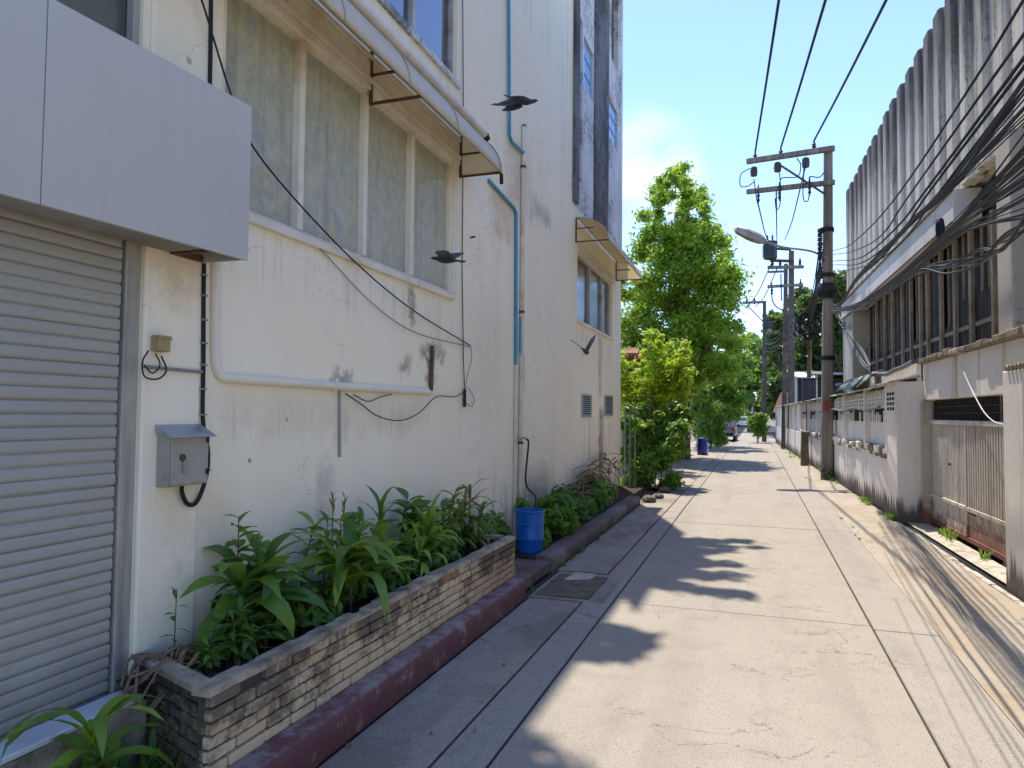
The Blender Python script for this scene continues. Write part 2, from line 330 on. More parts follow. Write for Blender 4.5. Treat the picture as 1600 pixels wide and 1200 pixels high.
def curtain_mat():
    g = G('mottled_window_film'); n = g.noise(14, sc=(1,1,.9), detail=5, rough=.7); b = g.noise(1.1, detail=3); fl = g.noise(6, detail=4, dist=1.2)
    col = g.mix(g.rng(n, .35, .65), (.40,.395,.285), (.52,.515,.40))
    lowz = g.math('SUBTRACT', 1., g.smooth(g.math('ADD', g.z, g.math('MULTIPLY', g.math('SUBTRACT', b, .5), 1.5)), 2.9, 3.8))
    near = g.math('SUBTRACT', 1., g.smooth(g.y, 4.1, 4.6))
    col = g.mix(g.math('MULTIPLY', g.smooth(fl, .55, .64), g.math('MULTIPLY_ADD', near, .5, .05)), col, (.27,.34,.38))
    col = g.mix(g.math('MULTIPLY', g.smooth(g.noise(9, detail=3, dist=.8), .58, .66), g.math('MULTIPLY', near, .6)), col, (.52,.45,.19))
    st = g.noise(1., sc=(1,16,.8), detail=4); col = g.mix(g.math('MULTIPLY', g.smooth(st, .5, .7), .4), col, (.20,.20,.16))
    col = g.mix(g.math('MULTIPLY', g.rand(), .22), col, (.22,.22,.17)); g.b.inputs['Coat Weight'].default_value = .6; g.b.inputs['Coat Roughness'].default_value = .12
    return g.done(col, .55)
M['film'] = curtain_mat()
M['curtain'] = plain('grey_curtain', (.27,.28,.24), .8, var=.3, scale=2, streak=.6, dirt=(.07,.075,.065))
M['lace'] = plain('pale_blue_blind', (.30,.36,.40), .8, var=.1, scale=3, streak=.4, dirt=(.2,.24,.28))
def glass(name, tint=(.92,.95,.93), refl=.16, rough=.05):
    g = G(name); tr = g.n.new('ShaderNodeBsdfTransparent'); tr.inputs[0].default_value = (*tint,1)
    gl = g.n.new('ShaderNodeBsdfGlossy'); gl.inputs['Roughness'].default_value = rough; gl.inputs[0].default_value = (.9,.92,.95,1)
    fr = g.n.new('ShaderNodeFresnel'); fr.inputs[0].default_value = 1.5
    ms = g.n.new('ShaderNodeMixShader'); g.l.new(g.math('MULTIPLY_ADD', fr.outputs[0], .8, refl*.4), ms.inputs[0]); g.l.new(tr.outputs[0], ms.inputs[1]); g.l.new(gl.outputs[0], ms.inputs[2]); g.l.new(ms.outputs[0], g.out.inputs[0]); return g.m
M['glass'] = glass('dusty_glass', (.85,.87,.82), .05, .16); M['filmglass'] = glass('thin_film_glass', (.96,.97,.94), .12, .10); M['skyglass'] = glass('clear_glass', (.75,.8,.85), .5, .03)
M['blueglass'] = plain('blue_glass_block', (.19,.36,.54), .3, 0, var=.15, scale=4, spec=.5)
def awn_mat():
    g = G('aged_awning_sheet'); n = g.noise(5, sc=(1,2.2,1), detail=6, rough=.65); col = g.mix(g.rng(n, .3, .7), (.80,.72,.55), (.88,.84,.73)); col = g.mix(g.math('MULTIPLY', g.smooth(n, .58, .76), .45), col, (.52,.37,.19))
    g.done(col, .4, 0, .4); tr = g.n.new('ShaderNodeBsdfTranslucent'); g.l.new(g.mix(1., col, (.95,.8,.5), 'MULTIPLY'), tr.inputs[0]); ms = g.n.new('ShaderNodeMixShader'); ms.inputs[0].default_value = .45
    g.l.new(g.b.outputs[0], ms.inputs[1]); g.l.new(tr.outputs[0], ms.inputs[2]); g.l.new(ms.outputs[0], g.out.inputs[0]); return g.m
M['awning'] = awn_mat()
M['rust'] = plain('rusty_steel', (.15,.085,.05), .8, .2, var=.35, scale=14, dirt=(.07,.045,.035))
M['eave'] = plain('cream_pipe', (.68,.60,.48), .5, var=.1, scale=5, dirt=(.5,.38,.25))
M['pvcblue'] = plain('blue_pvc', (.05,.27,.42), .4, var=.15, scale=8, dirt=(.10,.32,.42), spec=.45)
M['bucket'] = plain('blue_bucket_plastic', (.006,.11,.42), .35, var=.15, scale=5, spec=.4, dirt=(.03,.15,.40))
M['bin'] = plain('deep_blue_plastic', (.01,.035,.25), .4, var=.2, scale=5, spec=.5)
M['cable'] = plain('black_cable', (.016,.016,.018), .6, var=.08, scale=2)
M['greycable'] = plain('grey_cable', (.15,.15,.15), .6, var=.2)
M['whitecable'] = plain('white_cable', (.62,.6,.56), .6, var=.1)
M['paintpipe'] = plain('painted_trunking', (.80,.725,.57), .6, var=.1, scale=4, dirt=(.5,.38,.24))
M['ebox'] = plain('grey_box_paint', (.36,.345,.28), .5, .1, var=.08, scale=8, dirt=(.23,.22,.18), spec=.4)
M['lid'] = plain('grey_lid_paint', (.37,.39,.41), .4, .3, var=.15, scale=14, dirt=(.2,.19,.18))
M['jbox'] = plain('yellowed_plastic', (.36,.28,.13), .55, var=.12, scale=12)
M['steel'] = plain('galvanised_steel', (.30,.31,.31), .45, .6, var=.2, scale=12)
M['lamp'] = plain('lamp_housing', (.40,.37,.34), .5, .3, var=.15, scale=8, dirt=(.25,.2,.16)); M['lampglass'] = plain('amber_lens', (.33,.22,.12), .25, var=.2, scale=15, spec=.5)
M['insul'] = plain('porcelain_insulator', (.045,.028,.024), .3, var=.2, spec=.5)
M['transformer'] = plain('transformer_paint', (.06,.07,.085), .5, .2, var=.2, scale=5)
def pole_mat():
    g = G('weathered_pole_concrete'); st = g.noise(1., sc=(9,9,.45), detail=7, rough=.65); n = g.noise(18, detail=5, rough=.7)
    col = g.mix(g.rng(st, .35, .65), (.16,.138,.108), (.345,.305,.25)); col = g.mix(g.math('MULTIPLY', g.smooth(n, .55, .7), .45), col, (.10,.085,.07))
    moss = g.math('MULTIPLY', g.math('SUBTRACT', 1., g.smooth(g.z, .15, .55)), g.smooth(n, .36, .56)); col = g.mix(moss, col, (.028,.05,.014))
    g.bump(n, .4, .01); return g.done(col, .9, 0, .15)
M['pole'] = pole_mat(); M['poledark'] = plain('dark_pole_concrete', (.15,.13,.105), .9, var=.3, scale=4, streak=.6, dirt=(.08,.068,.055), spec=.1); M['timber'] = plain('old_timber', (.17,.125,.065), .9, var=.3, scale=6, streak=.7)
def fence_mat():
    g = G('fence_wall_render'); big = g.noise(.8, detail=6, rough=.65); st = g.noise(1., sc=(6,6,.5), detail=7, rough=.65); n = g.noise(11, detail=5, rough=.7)
    col = g.mix(g.rng(big, .3, .7), (.72,.68,.61), (.84,.80,.73)); col = g.mix(g.math('MULTIPLY', g.smooth(st, .54, .74), .5), col, (.36,.31,.26))
    rs = g.noise(1., sc=(3,3,.3), detail=4); col = g.mix(g.math('MULTIPLY', g.math('MULTIPLY', g.smooth(rs, .57, .68), g.smooth(g.z, 1.4, 2.0)), .6), col, (.42,.25,.09))
    zz = g.math('ADD', g.z, g.math('MULTIPLY', g.math('SUBTRACT', st, .5), 1.1)); foot = g.math('SUBTRACT', 1., g.smooth(zz, .16, .38))
    col = g.mix(g.math('MULTIPLY', foot, .9), col, (.075,.06,.048)); col = g.mix(g.math('MULTIPLY', g.smooth(n, .60, .74), .4), col, (.2,.165,.13))
    g.bump(g.math('ADD', n, g.math('MULTIPLY', big, 2.)), .4, .01); return g.done(col, .88, 0, .15)
M['fence'] = fence_mat()
M['capdirt'] = plain('mossy_cap', (.26,.21,.15), .95, var=.4, scale=14, dirt=(.06,.05,.04), bump=.7)
M['tarp'] = plain('green_sheet', (.15,.20,.17), .6, var=.3, scale=7, dirt=(.3,.29,.24))
M['fins'] = soot_concrete('fin_concrete', (.72,.665,.57), amt=.40, top=7.5); M['beam'] = soot_concrete('beam_concrete', (.66,.64,.59), amt=.12)
M['upper'] = soot_concrete('stained_upper_render', (.70,.69,.67), (.10,.095,.09), amt=.52, zs=1.1, xs=.95); M['soot'] = soot_concrete('soot_black_render', (.21,.20,.19), (.045,.043,.042), amt=.75, zs=.9, xs=1.1)
M['column'] = soot_concrete('column_concrete', (.55,.50,.42), amt=.25); M['mullion'] = plain('grimy_mullion', (.34,.28,.20), .85, var=.3, scale=5, streak=.7, dirt=(.09,.07,.05))
M['grime'] = plain('grimy_glazing', (.045,.038,.03), .7, var=.5, scale=2.5, streak=.6, dirt=(.016,.014,.012), spec=.12)
def gate_mat(name, c, rustz):
    g = G(name); st = g.noise(1., sc=(9,9,.55), detail=7, rough=.65); n = g.noise(8, detail=6, rough=.7)
    col = g.mix(g.rng(n, .3, .7), tuple(x*.85 for x in c), tuple(x*1.12 for x in c)); col = g.mix(g.math('MULTIPLY', g.smooth(st, .50, .70), .68), col, (.26,.165,.10))
    zz = g.math('ADD', g.z, g.math('MULTIPLY', g.math('SUBTRACT', n, .5), .9)); col = g.mix(g.math('MULTIPLY', g.math('SUBTRACT', 1., g.smooth(zz, rustz-.15, rustz+.2)), .85), col, (.20,.072,.04))
    return g.done(col, .7, .15, .3)
M['gate'] = gate_mat('worn_gate_paint', (.60,.57,.51), .16); M['gaterib'] = gate_mat('rusty_ribbed_paint', (.52,.47,.40), .30); M['gatered'] = plain('red_oxide_rail', (.20,.075,.06), .7, .1, var=.3, scale=7, dirt=(.12,.09,.07))
M['mesh'] = plain('dark_grille', (.05,.045,.04), .7, .3, var=.3)
def brick_mat():
    g = G('soot_stained_brick'); r = g.rand(); n = g.noise(22, detail=5, rough=.7)
    pos = g.noise(1.7, detail=6, rough=.65); col = g.mix(r, (.58,.445,.255), (.68,.55,.36)); col = g.mix(g.smooth(r, .95, .98), col, (.36,.20,.12))
    col = g.mix(g.math('MULTIPLY', g.smooth(g.y, 4.6, 5.8), .55), col, (.34,.17,.10))
    s = g.smooth(g.math('ADD', g.math('MULTIPLY', pos, .62), g.math('ADD', g.math('MULTIPLY', n, .28), g.math('MULTIPLY', g.z, .42))),   .535, .665)
    col = g.mix(g.math('MULTIPLY', s, .82), col, (.075,.062,.05)); lowd = g.math('SUBTRACT', 1., g.smooth(g.x, -2.06, -2.045)); col = g.mix(g.math('MULTIPLY', lowd, g.rng(n, .3, .6, .55, .9)), col, (.055,.046,.038)); 
    g.bump(n, .6, .008); return g.done(col, .9, 0, .15)
M['brick'] = brick_mat(); M['mortar'] = plain('dark_mortar', (.085,.07,.055), .95, var=.3, scale=20, bump=.4)
M['coping'] = plain('coping_concrete', (.37,.305,.22), .95, var=.45, scale=9, dirt=(.08,.066,.05), bump=.8)
M['plate'] = plain('drain_cover', (.15,.118,.088), .9, var=.3, scale=9, dirt=(.08,.065,.05), bump=.5)
M['rubble'] = plain('broken_concrete', (.46,.42,.34), .95, var=.3, scale=12, dirt=(.2,.17,.13), bump=.6)
M['bird'] = plain('pigeon_feathers', (.055,.055,.062), .65, var=.4, scale=30); M['birdlight'] = plain('pigeon_grey', (.10,.10,.11), .65, var=.4, scale=26)
def pigeon_mat(name, k):
    g = G(name); tcn = g.n.new('ShaderNodeTexCoord'); sx = g.n.new('ShaderNodeSeparateXYZ'); g.l.new(tcn.outputs['Object'], sx.inputs[0]); X_, Y_, Z_ = sx.outputs
    fe = g.noise(1., sc=(90,22,90), detail=3, src=tcn.outputs['Object']); wingf = g.smooth(g.math('ABSOLUTE', X_), .03, .10)
    col = g.mix(wingf, (.045*k,.047*k,.055*k), (.12*k,.12*k,.125*k)); bar = g.math('SUBTRACT', 1., g.smooth(g.math('ABSOLUTE', g.math('ADD', Y_, .035)), .006, .014)); col = g.mix(g.math('MULTIPLY', bar, wingf), col, (.02,.02,.024))
    col = g.mix(g.smooth(g.math('ABSOLUTE', X_), .17, .24), col, (.03,.03,.034)); col = g.mix(g.math('MULTIPLY', g.smooth(fe, .45, .62), .6), col, (.02,.02,.022)); col = g.mix(g.smooth(Y_, .07, .10), col, (.03,.055,.045))
    g.bump(fe, .6, .004); return g.done(col, .6, 0, .35)
M['bird'] = pigeon_mat('dark_pigeon_feathers', .9); M['birdlight'] = pigeon_mat('grey_pigeon_feathers', 1.5)
M['bark'] = plain('bark', (.11,.078,.052), .95, var=.35, scale=9, streak=.6, bump=.6); M['twig'] = plain('dry_twig', (.22,.14,.085), .9, var=.35, scale=14)
M['stem'] = plain('green_stem', (.10,.13,.04), .7, var=.3, scale=12)
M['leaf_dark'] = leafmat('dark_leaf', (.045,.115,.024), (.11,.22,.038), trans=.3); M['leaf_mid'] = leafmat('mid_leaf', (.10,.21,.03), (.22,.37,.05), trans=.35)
M['leaf_lime'] = leafmat('lime_leaf', (.20,.33,.03), (.36,.47,.06), trans=.4); M['leaf_dry'] = leafmat('dry_leaf', (.20,.11,.05), (.33,.21,.09), trans=.25)
M['leaf_tree'] = leafmat('tree_leaf', (.12,.26,.022), (.36,.52,.045), trans=.5); M['leaf_far'] = leafmat('far_leaf', (.03,.07,.025), (.085,.15,.035), trans=.35)
M['leaf_yellow'] = leafmat('yellow_green_leaf', (.22,.42,.02), (.58,.66,.04), (.55,.30,.03), trans=.52); M['leaf_bush'] = leafmat('bush_leaf', (.07,.18,.03), (.17,.33,.04), trans=.42)
M['flower'] = plain('pink_petal', (.55,.03,.08), .6); M['roofwhite'] = plain('pale_metal_roof', (.62,.66,.68), .5, .1, var=.08, scale=3)
M['rooftile'] = plain('red_tile', (.23,.09,.065), .85, var=.3, scale=6); M['housewall'] = plain('house_render', (.46,.44,.40), .9, var=.15, scale=2, streak=.4); M['housedark'] = plain('painted_eave_shade', (.05,.05,.055), .9)  # housedark: near-black colour stands in for the shade under the house roofs
M['carblue'] = plain('grey_blue_car_paint', (.16,.22,.25), .25, .5, var=.03, spec=.5); M['carwhite'] = plain('white_car_paint', (.70,.70,.70), .25, 0, var=.03, spec=.5)
M['carglass'] = plain('car_glass', (.02,.025,.03), .08, spec=.6); M['tyre'] = plain('tyre_rubber', (.02,.02,.02), .85); M['redlamp'] = plain('tail_lamp', (.35,.015,.012), .3, spec=.5)
M['terracotta'] = plain('terracotta_pot', (.27,.115,.07), .85, var=.2, scale=9); M['meter'] = plain('dark_blue_cabinet', (.04,.045,.065), .5, var=.2); M['greensign'] = plain('green_sheet_metal', (.03,.16,.05), .5, var=.2)
M['redpaint'] = plain('faded_red_mark', (.30,.08,.055), .85, var=.3, scale=20); M['orange'] = plain('orange_cloth', (.42,.09,.03), .8)

# ================================================================== THE SETTING
XW = -2.65
g = MB(); n_ = 24                                           # one ground sheet to the horizon
g.quad((-900,-60,-.06),(900,-60,-.06),(900,1500,-.06),(-900,1500,-.06)); g.build('ground', M['earth'], kind='structure')
road = MB().box(-1.95, 2.3, -6, 130, -.05, -.012).build('road', M['joint'], kind='structure')
def slab(x0, x1, y0, y1, mat, parent=road, gap=.008, zj=.0):
    b = MB(); z = random.uniform(-.002,.002)+zj; n = max(1, int((y1-y0)/1.0)); xs = [x0+gap, x1-gap]
    return b.box(x0+gap, x1-gap, y0+gap, y1-gap, -.04, z).build('road_slab', mat, parent, bevel=.006, seg=1)
ys = [-5.0,-1.6,1.55,6.09,10.9,15.4,19.9,24.4,28.9,33.4,38,42.5,47,51.5,56,60.5]
for a, b in zip(ys, ys[1:]): slab(-1.155, .837, a, b, M['road'])
slab(-1.155, .837, 60.5, 130, M['road'])
yl = [-5,.4,5.35,7.05,11.2,15.6,20,25,30,36,44]
for a, b in zip(yl, yl[1:]): slab(-1.40, -1.155, a, b, M['strip'])
yr = [-5,-1.4,1.6,6.0,10.9,15.4,20,25,30,36,44,60]
for a, b in zip(yr, yr[1:]): slab(.837, 1.28, a, b, M['strip'], gap=.006)
gl_ = [-5,.7,5.95]
for a, b in zip(gl_, gl_[1:]): slab(-1.87, -1.40, a, b, M['gutter'], zj=.004)
for a, b in ((7.1, 11.4), (11.4, 15.8)): slab(-1.93, -1.40, a, b, M['gutter'], zj=.004)
# rough sloping apron on the right, one sheet with small unevenness
def rough_sheet(name, y0, y1, ny, xf, z_f, mat, nx=8, amp=.01):
    b = MB()
    for i in range(ny+1):
        y = y0+(y1-y0)*i/ny
        for j in range(nx+1):
            t = j/nx; x0, x1 = xf(y); b.v.append((x0+(x1-x0)*t, y, z_f(t)+ (random.gauss(0, amp) if 0 < j < nx else 0)))
    for i in range(ny):
        for j in range(nx): a = i*(nx+1)+j; b.f.append((a, a+1, a+nx+2, a+nx+1))
    return b.build(name, mat, smooth=60, kind='structure')
rough_sheet('roadside_apron', -5, 44, 160, lambda y: (1.27, rx(y)-.04 if y > 12.3 else rx(y)-.10), lambda t: .002+.03*t*t, M['apron'], amp=.006)
rough_sheet('gutter_channel', -5, 12.3, 60, lambda y: (rx(y)-.03, rx(y)+.10), lambda t: -.055, M['joint'], nx=3, amp=.002)
rough_sheet('gate_threshold', 7.5, 12.1, 24, lambda y: (rx(y,.09), rx(y,.36)), lambda t: .02, M['rubble'], nx=5, amp=.008)
rough_sheet('left_verge', 15.6, 60, 60, lambda y: (-3.4, -1.40), lambda t: .03-.03*t, M['apron'], amp=.012)
# gutter lip
b = MB()
for i in range(26):
    y = -3+i*.6; 
    if y < 12.0: b.rbox(-.10+random.uniform(-.008,.008), -.035+random.uniform(-.008,.008), y+.004, y+.596, -.03, .045+random.uniform(-.01,.008))
b.build('gutter_edge', M['rubble'], bevel=.012, kind='structure')
# painted kerb in front of the planter, and the older one further on
prof = [(-2.0,0),(-1.875,0),(-1.872,.10),(-1.882,.150),(-1.905,.170),(-2.0,.172)]
MB().extrude(prof, -4.0, 5.90, 40, .002).build('kerb', M['kerb'], kind='structure', smooth=50)
prof2 = [(-2.14,-.02),(-1.955,-.02),(-1.95,.09),(-1.965,.125),(-1.99,.14),(-2.14,.142)]
o = MB().extrude([(x-.0,z) for x,z in prof2], 7.05, 12.85, 26, .004).build('kerb', M['oldkerb'], kind='structure', smooth=50)
MB().box(-2.62,-1.98, 6.22, 7.04, -.02, .10).build('ledge', M['oldkerb'], kind='structure', bevel=.02)
MB().box(-2.64,-2.14, 7.06, 14.6, -.02, .12).build('plant_bed', M['soil'], kind='structure')
# step below the shutter
MB().box(-2.66,-2.50,-4, 2.46, -.02, .345).build('step', M['coping'], kind='structure', bevel=.008)
# drain cover: pieces of plate in a frame
dc = thing('drain_cover', 'flat brown broken concrete drain cover beside the end of the maroon kerb', 'drain cover', (-1.55,6.45,0))
MB().box(-1.88,-1.22,5.98,7.03,-.02,.002).build('drain_frame', M['gutter'], dc)
MB().box(-1.84,-1.36,6.05,6.9,0,.016).build('cover_plate', M['plate'], dc, bevel=.006)
MB().hexa([(-1.72,6.62,.016),(-1.50,6.72,.016),(-1.47,6.92,.016),(-1.70,6.95,.016),(-1.71,6.63,.034),(-1.51,6.73,.04),(-1.48,6.91,.034),(-1.69,6.94,.03)]).build('broken_piece', M['rubble'], dc, bevel=.005)
MB().hexa([(-1.34,6.1,.004),(-1.24,6.1,.004),(-1.24,6.9,.004),(-1.34,6.9,.004),(-1.335,6.11,.012),(-1.245,6.11,.012),(-1.245,6.89,.012),(-1.335,6.89,.012)]).build('frame_strip', M['gutter'], dc, bevel=.003)

# ================================================================== LEFT: WHITE BUILDING
bld = thing('white_building', 'tall cream painted building with grey roller shutter and long first floor windows', 'building', (XW, 6, 0))
YE, ZT = 14.71, 10.65
def wall_grid(parent, name, mat, X, y0, y1, z0, z1, holes, depth=.10):
    b = MB(); Ys = sorted({y0, y1, *[q for h in holes for q in h[:2]]}); Zs = sorted({z0, z1, *[q for h in holes for q in h[2:]]})
    for a, c in zip(Ys, Ys[1:]):
        for d, e in zip(Zs, Zs[1:]):
            if any(h[0] <= a and c <= h[1] and h[2] <= d and e <= h[3] for h in holes): continue
            b.quad((X,a,d),(X,c,d),(X,c,e),(X,a,e))
    for (a,c,d,e) in holes:
        q = X-depth
        b.quad((X,a,d),(q,a,d),(q,c,d),(X,c,d)); b.quad((X,a,e),(X,c,e),(q,c,e),(q,a,e)); b.quad((X,a,d),(X,a,e),(q,a,e),(q,a,d)); b.quad((X,c,d),(q,c,d),(q,c,e),(X,c,e))
    return b.build(name, mat, parent)
H_sh = (-3., 2.499, .345, 2.62); H_ul = (-1., 2.46, 2.9, 4.7); H_1 = (2.97, 5.96, 2.68, 3.93); H_3 = (2.6, 6.03, 4.71, 6.4); H_2 = (10.86, 13.74, 3.08, 4.16)
ZS = 4.86
wall_grid(bld, 'wall', M['wall'], XW, -4, 10.53, 0, ZT, [H_sh, H_ul, H_1, H_3])
wall_grid(bld, 'wall', M['wall'], XW, 10.53, YE, 0, ZS, [H_2])
S1 = (10.78, 11.12, 5.3, 8.0); S2 = (11.2, 11.95, 7.0, 7.85); S3 = (13.35, 14.25, 6.95, 7.75); S4 = (13.55, 14.3, 8.6, 12.)
wall_grid(bld, 'stained_bay', M['upper'], XW+.004, 10.53, YE, ZS, ZT, [S1, S2, S3, S4], .12)
b = MB().box(-14, XW-.16, YE-.3, YE-.002, 0, ZT-.01); b.build('end_wall', M['upper'], bld)
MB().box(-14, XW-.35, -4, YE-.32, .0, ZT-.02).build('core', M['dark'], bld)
MB().box(XW-.3, XW-.001, -4, YE, ZT+.001, ZT+.12).build('roof_edge', M['upper'], bld)
MB().box(XW-.15, XW-.002, YE-.16, YE-.0, 0, ZT-.02).build('corner', M['wall'], bld)
MB().box(XW, XW+.05, 10.5, 10.76, ZS+.02, ZT).build('pilaster', M['soot'], bld, bevel=.01)
MB().box(XW, XW+.03, 11.98, 13.2, ZS-.02, ZT).build('pilaster', M['soot'], bld, bevel=.01)
MB().box(XW, XW+.02, 14.45, YE+.02, ZS+.02, ZT).build('pilaster', M['upper'], bld, bevel=.01)
MB().box(XW-.002, XW+.022, 2.50, 2.86, .0, 4.9).build('pilaster', M['wall'], bld, bevel=.012)
MB().box(XW-.002, XW+.012, 2.60, 2.69, 3.0, 5.2).build('pilaster', M['jamb'], bld)
# roller shutter: every slat its own piece
sh = MB().box(XW-.06, XW-.029, -.4, 2.40, .36, 2.62).build('roller_shutter', M['jamb'], bld)
sp = MB().extrude([(.002,0),(.006,.002),(.0105,.009),(.0112,.018),(.0112,.038),(.009,.0455),(.004,.050),(.002,.0505)], -.4, 2.405, 1)
sp.v = [(a, c, d) for a, c, d in sp.v]
slat0 = sp.build('slat', M['shutter'], smooth=35); slat0.parent = sh
slat0.location = (XW-.055-XW-.0, -6.0, .368); slat0.location = Vector((XW-.030, 0, .368)) - root_loc(sh)
for k in range(1, 43):
    o = slat0.copy(); COL.objects.link(o); o.parent = sh; o.location = slat0.location + Vector((random.uniform(-.0025,.0025), 0, .0527*k)); o.rotation_euler = (random.gauss(0,.0004), random.gauss(0,.018), random.gauss(0,.0006))
MB().box(XW-.05, XW-.012, -.4, 2.40, .350, .366).build('bottom_bar', M['steel'], sh, bevel=.004)
MB().box(XW-.06, XW-.006, 2.418, 2.50, .345, 2.63).build('guide_rail', M['jamb'], sh, bevel=.006)
MB().box(-2.64,-2.50,-1,2.44,.347,.372).build('threshold', M['roofwhite'], bld, bevel=.006)
def window(parent, y0, y1, z0, z1, splits, fmat, film, X=XW, dep=.05, fw=.035, glassm='glass', filmgap=.05):
    xb, xf = X-dep-.045, X-dep+.012
    f = MB().box(xb,xf,y0,y1,z0,z0+fw).box(xb,xf,y0,y1,z1-fw,z1).box(xb,xf,y0,y0+fw,z0+fw,z1-fw).box(xb,xf,y1-fw,y1,z0+fw,z1-fw).build('window', fmat, parent, bevel=.003)
    e = [y0+fw]+list(splits)+[y1-fw]
    for s in splits: MB().box(xb+.004,xf+.012,s-.026,s+.026,z0+fw,z1-fw).build('mullion', fmat, f, bevel=.003)
    for i,(a,c) in enumerate(zip(e, e[1:])):
        a2 = a+(.022 if i else 0); c2 = c-(.022 if i < len(e)-2 else 0); xg = xb+.012+(.008 if i%2 else 0)
        MB().box(xg,xg+.004,a2,c2,z0+fw,z1-fw).build('pane', film if glassm == 'film' else M[glassm], f)
        if glassm == 'film': continue
        # curtain or film just behind, softly pleated
        bb = MB(); nn = max(6,int((c2-a2)/.05)); ph = random.random()*6
        for k in range(nn+1):
            y = a2+(c2-a2)*k/nn; x = xb-filmgap+.012*math.sin(y*38+ph)+.006*math.sin(y*91)
            bb.v += [(x,y,z0),(x,y,z1)]
        for k in range(nn): bb.f.append((2*k,2*k+2,2*k+3,2*k+1))
        bb.build('curtain', film, f, smooth=60)
    return f
window(bld, *H_1[:4], [3.67,4.43,5.17], M['paleframe'], M['film'], dep=.02, glassm='film')
window(bld, H_3[0],H_3[1],H_3[2],H_3[3], [3.9,5.2], M['alu'], M['lace'], dep=.05, glassm='skyglass')
window(bld, *H_2, [11.95,12.95], M['alu'], M['curtain'], dep=.06)
window(bld, H_ul[0],H_ul[1],H_ul[2],H_ul[3], [.7,1.75], M['jamb'], M['curtain'], dep=.03)
MB().box(XW-.045,XW+.035,2.94,6.0,2.635,2.684).build('sill', M['paleframe'], bld, bevel=.006)
MB().box(XW-.045,XW+.03,2.6,6.08,4.655,4.715).build('sill', M['upper'], bld, bevel=.006)
MB().box(XW-.04,XW+.03,10.83,13.8,3.035,3.084).build('sill', M['paleframe'], bld, bevel=.006)
for k,(za,zb,xo) in enumerate(((3.932,3.975,.022),(3.98,4.02,.032),(4.025,4.15,.012),(4.155,4.19,.028))):
    MB().box(XW,XW+xo,2.94,6.10,za,zb).build('trim_board', M['paleframe'], bld, bevel=.004)
for za,zb,xo in ((4.165,4.2,.03),(4.21,4.33,.012)): MB().box(XW,XW+xo,10.8,13.95,za,zb).build('trim_board', M['paleframe'], bld, bevel=.004)
MB().box(XW,XW+.018,5.965,6.06,2.70,3.93).build('trim_board', M['paleframe'], bld, bevel=.004)
def blockwin(y0,y1,z0,z1,nz,ny=1):
    f = MB().box(XW-.10,XW-.08,y0,y1,z0,z1).build('window', M['upper'], bld)
    for i in range(nz):
        for j in range(ny):
            a = y0+(y1-y0)*j/ny; c = y0+(y1-y0)*(j+1)/ny; d = z0+(z1-z0)*i/nz; e = z0+(z1-z0)*(i+1)/nz
            MB().box(XW-.08,XW-.035,a+.015,c-.015,d+.02,e-.02).build('pane', M['blueglass'], f, bevel=.006)
blockwin(*S1, 10); blockwin(*S2, 3, 2); blockwin(*S3, 3, 2)
MB().box(XW-.11,XW-.10,S4[0],S4[1],S4[2],S4[3]).build('recess', M['soot'], bld)
for (ya,yb,za,zb) in ((11.17,11.88,1.54,1.92),(13.0,13.8,1.56,1.95)):
    v = MB().box(XW,XW+.02,ya,yb,za,za+.03).box(XW,XW+.02,ya,yb,zb-.03,zb).box(XW,XW+.02,ya,ya+.05,za+.03,zb-.03).box(XW,XW+.02,yb-.05,yb,za+.03,zb-.03).build('vent', M['jamb'], bld)
    MB().box(XW+.001,XW+.004,ya+.05,yb-.05,za+.03,zb-.03).build('vent_back', M['mesh'], v)
    for k in range(9): z = za+.045+k*(zb-za-.07)/9; MB().hexa([(XW+.004,ya+.05,z),(XW+.018,ya+.05,z-.012),(XW+.018,yb-.05,z-.012),(XW+.004,yb-.05,z),(XW+.004,ya+.05,z+.006),(XW+.018,ya+.05,z-.006),(XW+.018,yb-.05,z-.006),(XW+.004,yb-.05,z+.006)]).build('vent_slat', M['jamb'], v)

# fascia box over the shutter
fs = thing('shop_fascia', 'plain pale grey panelled sign box above the roller shutter', 'sign box', (-2.45,1.8,2.332))
fx = lambda y: -2.345-.0836*(2.84-y); za, zb = 2.332, 3.10
def fpanel(y0, y1, nm):
    MB().hexa([(fx(y0)-.02,y0,za),(fx(y0),y0,za),(fx(y1),y1,za),(fx(y1)-.02,y1,za),(fx(y0)-.02,y0,zb),(fx(y0),y0,zb),(fx(y1),y1,zb),(fx(y1)-.02,y1,zb)]).build(nm, M['fascia'], fs, bevel=.003)
fpanel(.3, 1.836, 'panel'); fpanel(1.840, 2.84, 'panel')
MB().box(XW+.026, -2.368, 2.822, 2.838, za+.002, zb).build('end_panel', M['fascia'], fs)
MB().hexa([(XW+.03,.3,zb-.02),(fx(.3)-.022,.3,zb-.02),(fx(2.8)-.022,2.8,zb-.02),(XW+.03,2.8,zb-.02),(XW+.03,.3,zb-.004),(fx(.3)-.022,.3,zb-.004),(fx(2.8)-.022,2.8,zb-.004),(XW+.03,2.8,zb-.004)]).build('top_panel', M['fascia'], fs)
MB().hexa([(XW+.0245,.3,za+.012),(fx(.3)-.022,.3,za+.012),(fx(2.62)-.022,2.62,za+.012),(XW+.0245,2.62,za+.012),(XW+.0245,.3,za+.03),(fx(.3)-.022,.3,za+.03),(fx(2.62)-.022,2.62,za+.03),(XW+.0245,2.62,za+.03)]).build('soffit', M['soffit'], fs)
MB().box(XW+.026,-2.37,2.63,2.655,za+.005,za+.05).box(-2.39,-2.37,2.655,2.82,za+.005,za+.03).box(XW+.026,XW+.05,2.655,2.82,za+.005,za+.03).build('bracket', M['rust'], fs)

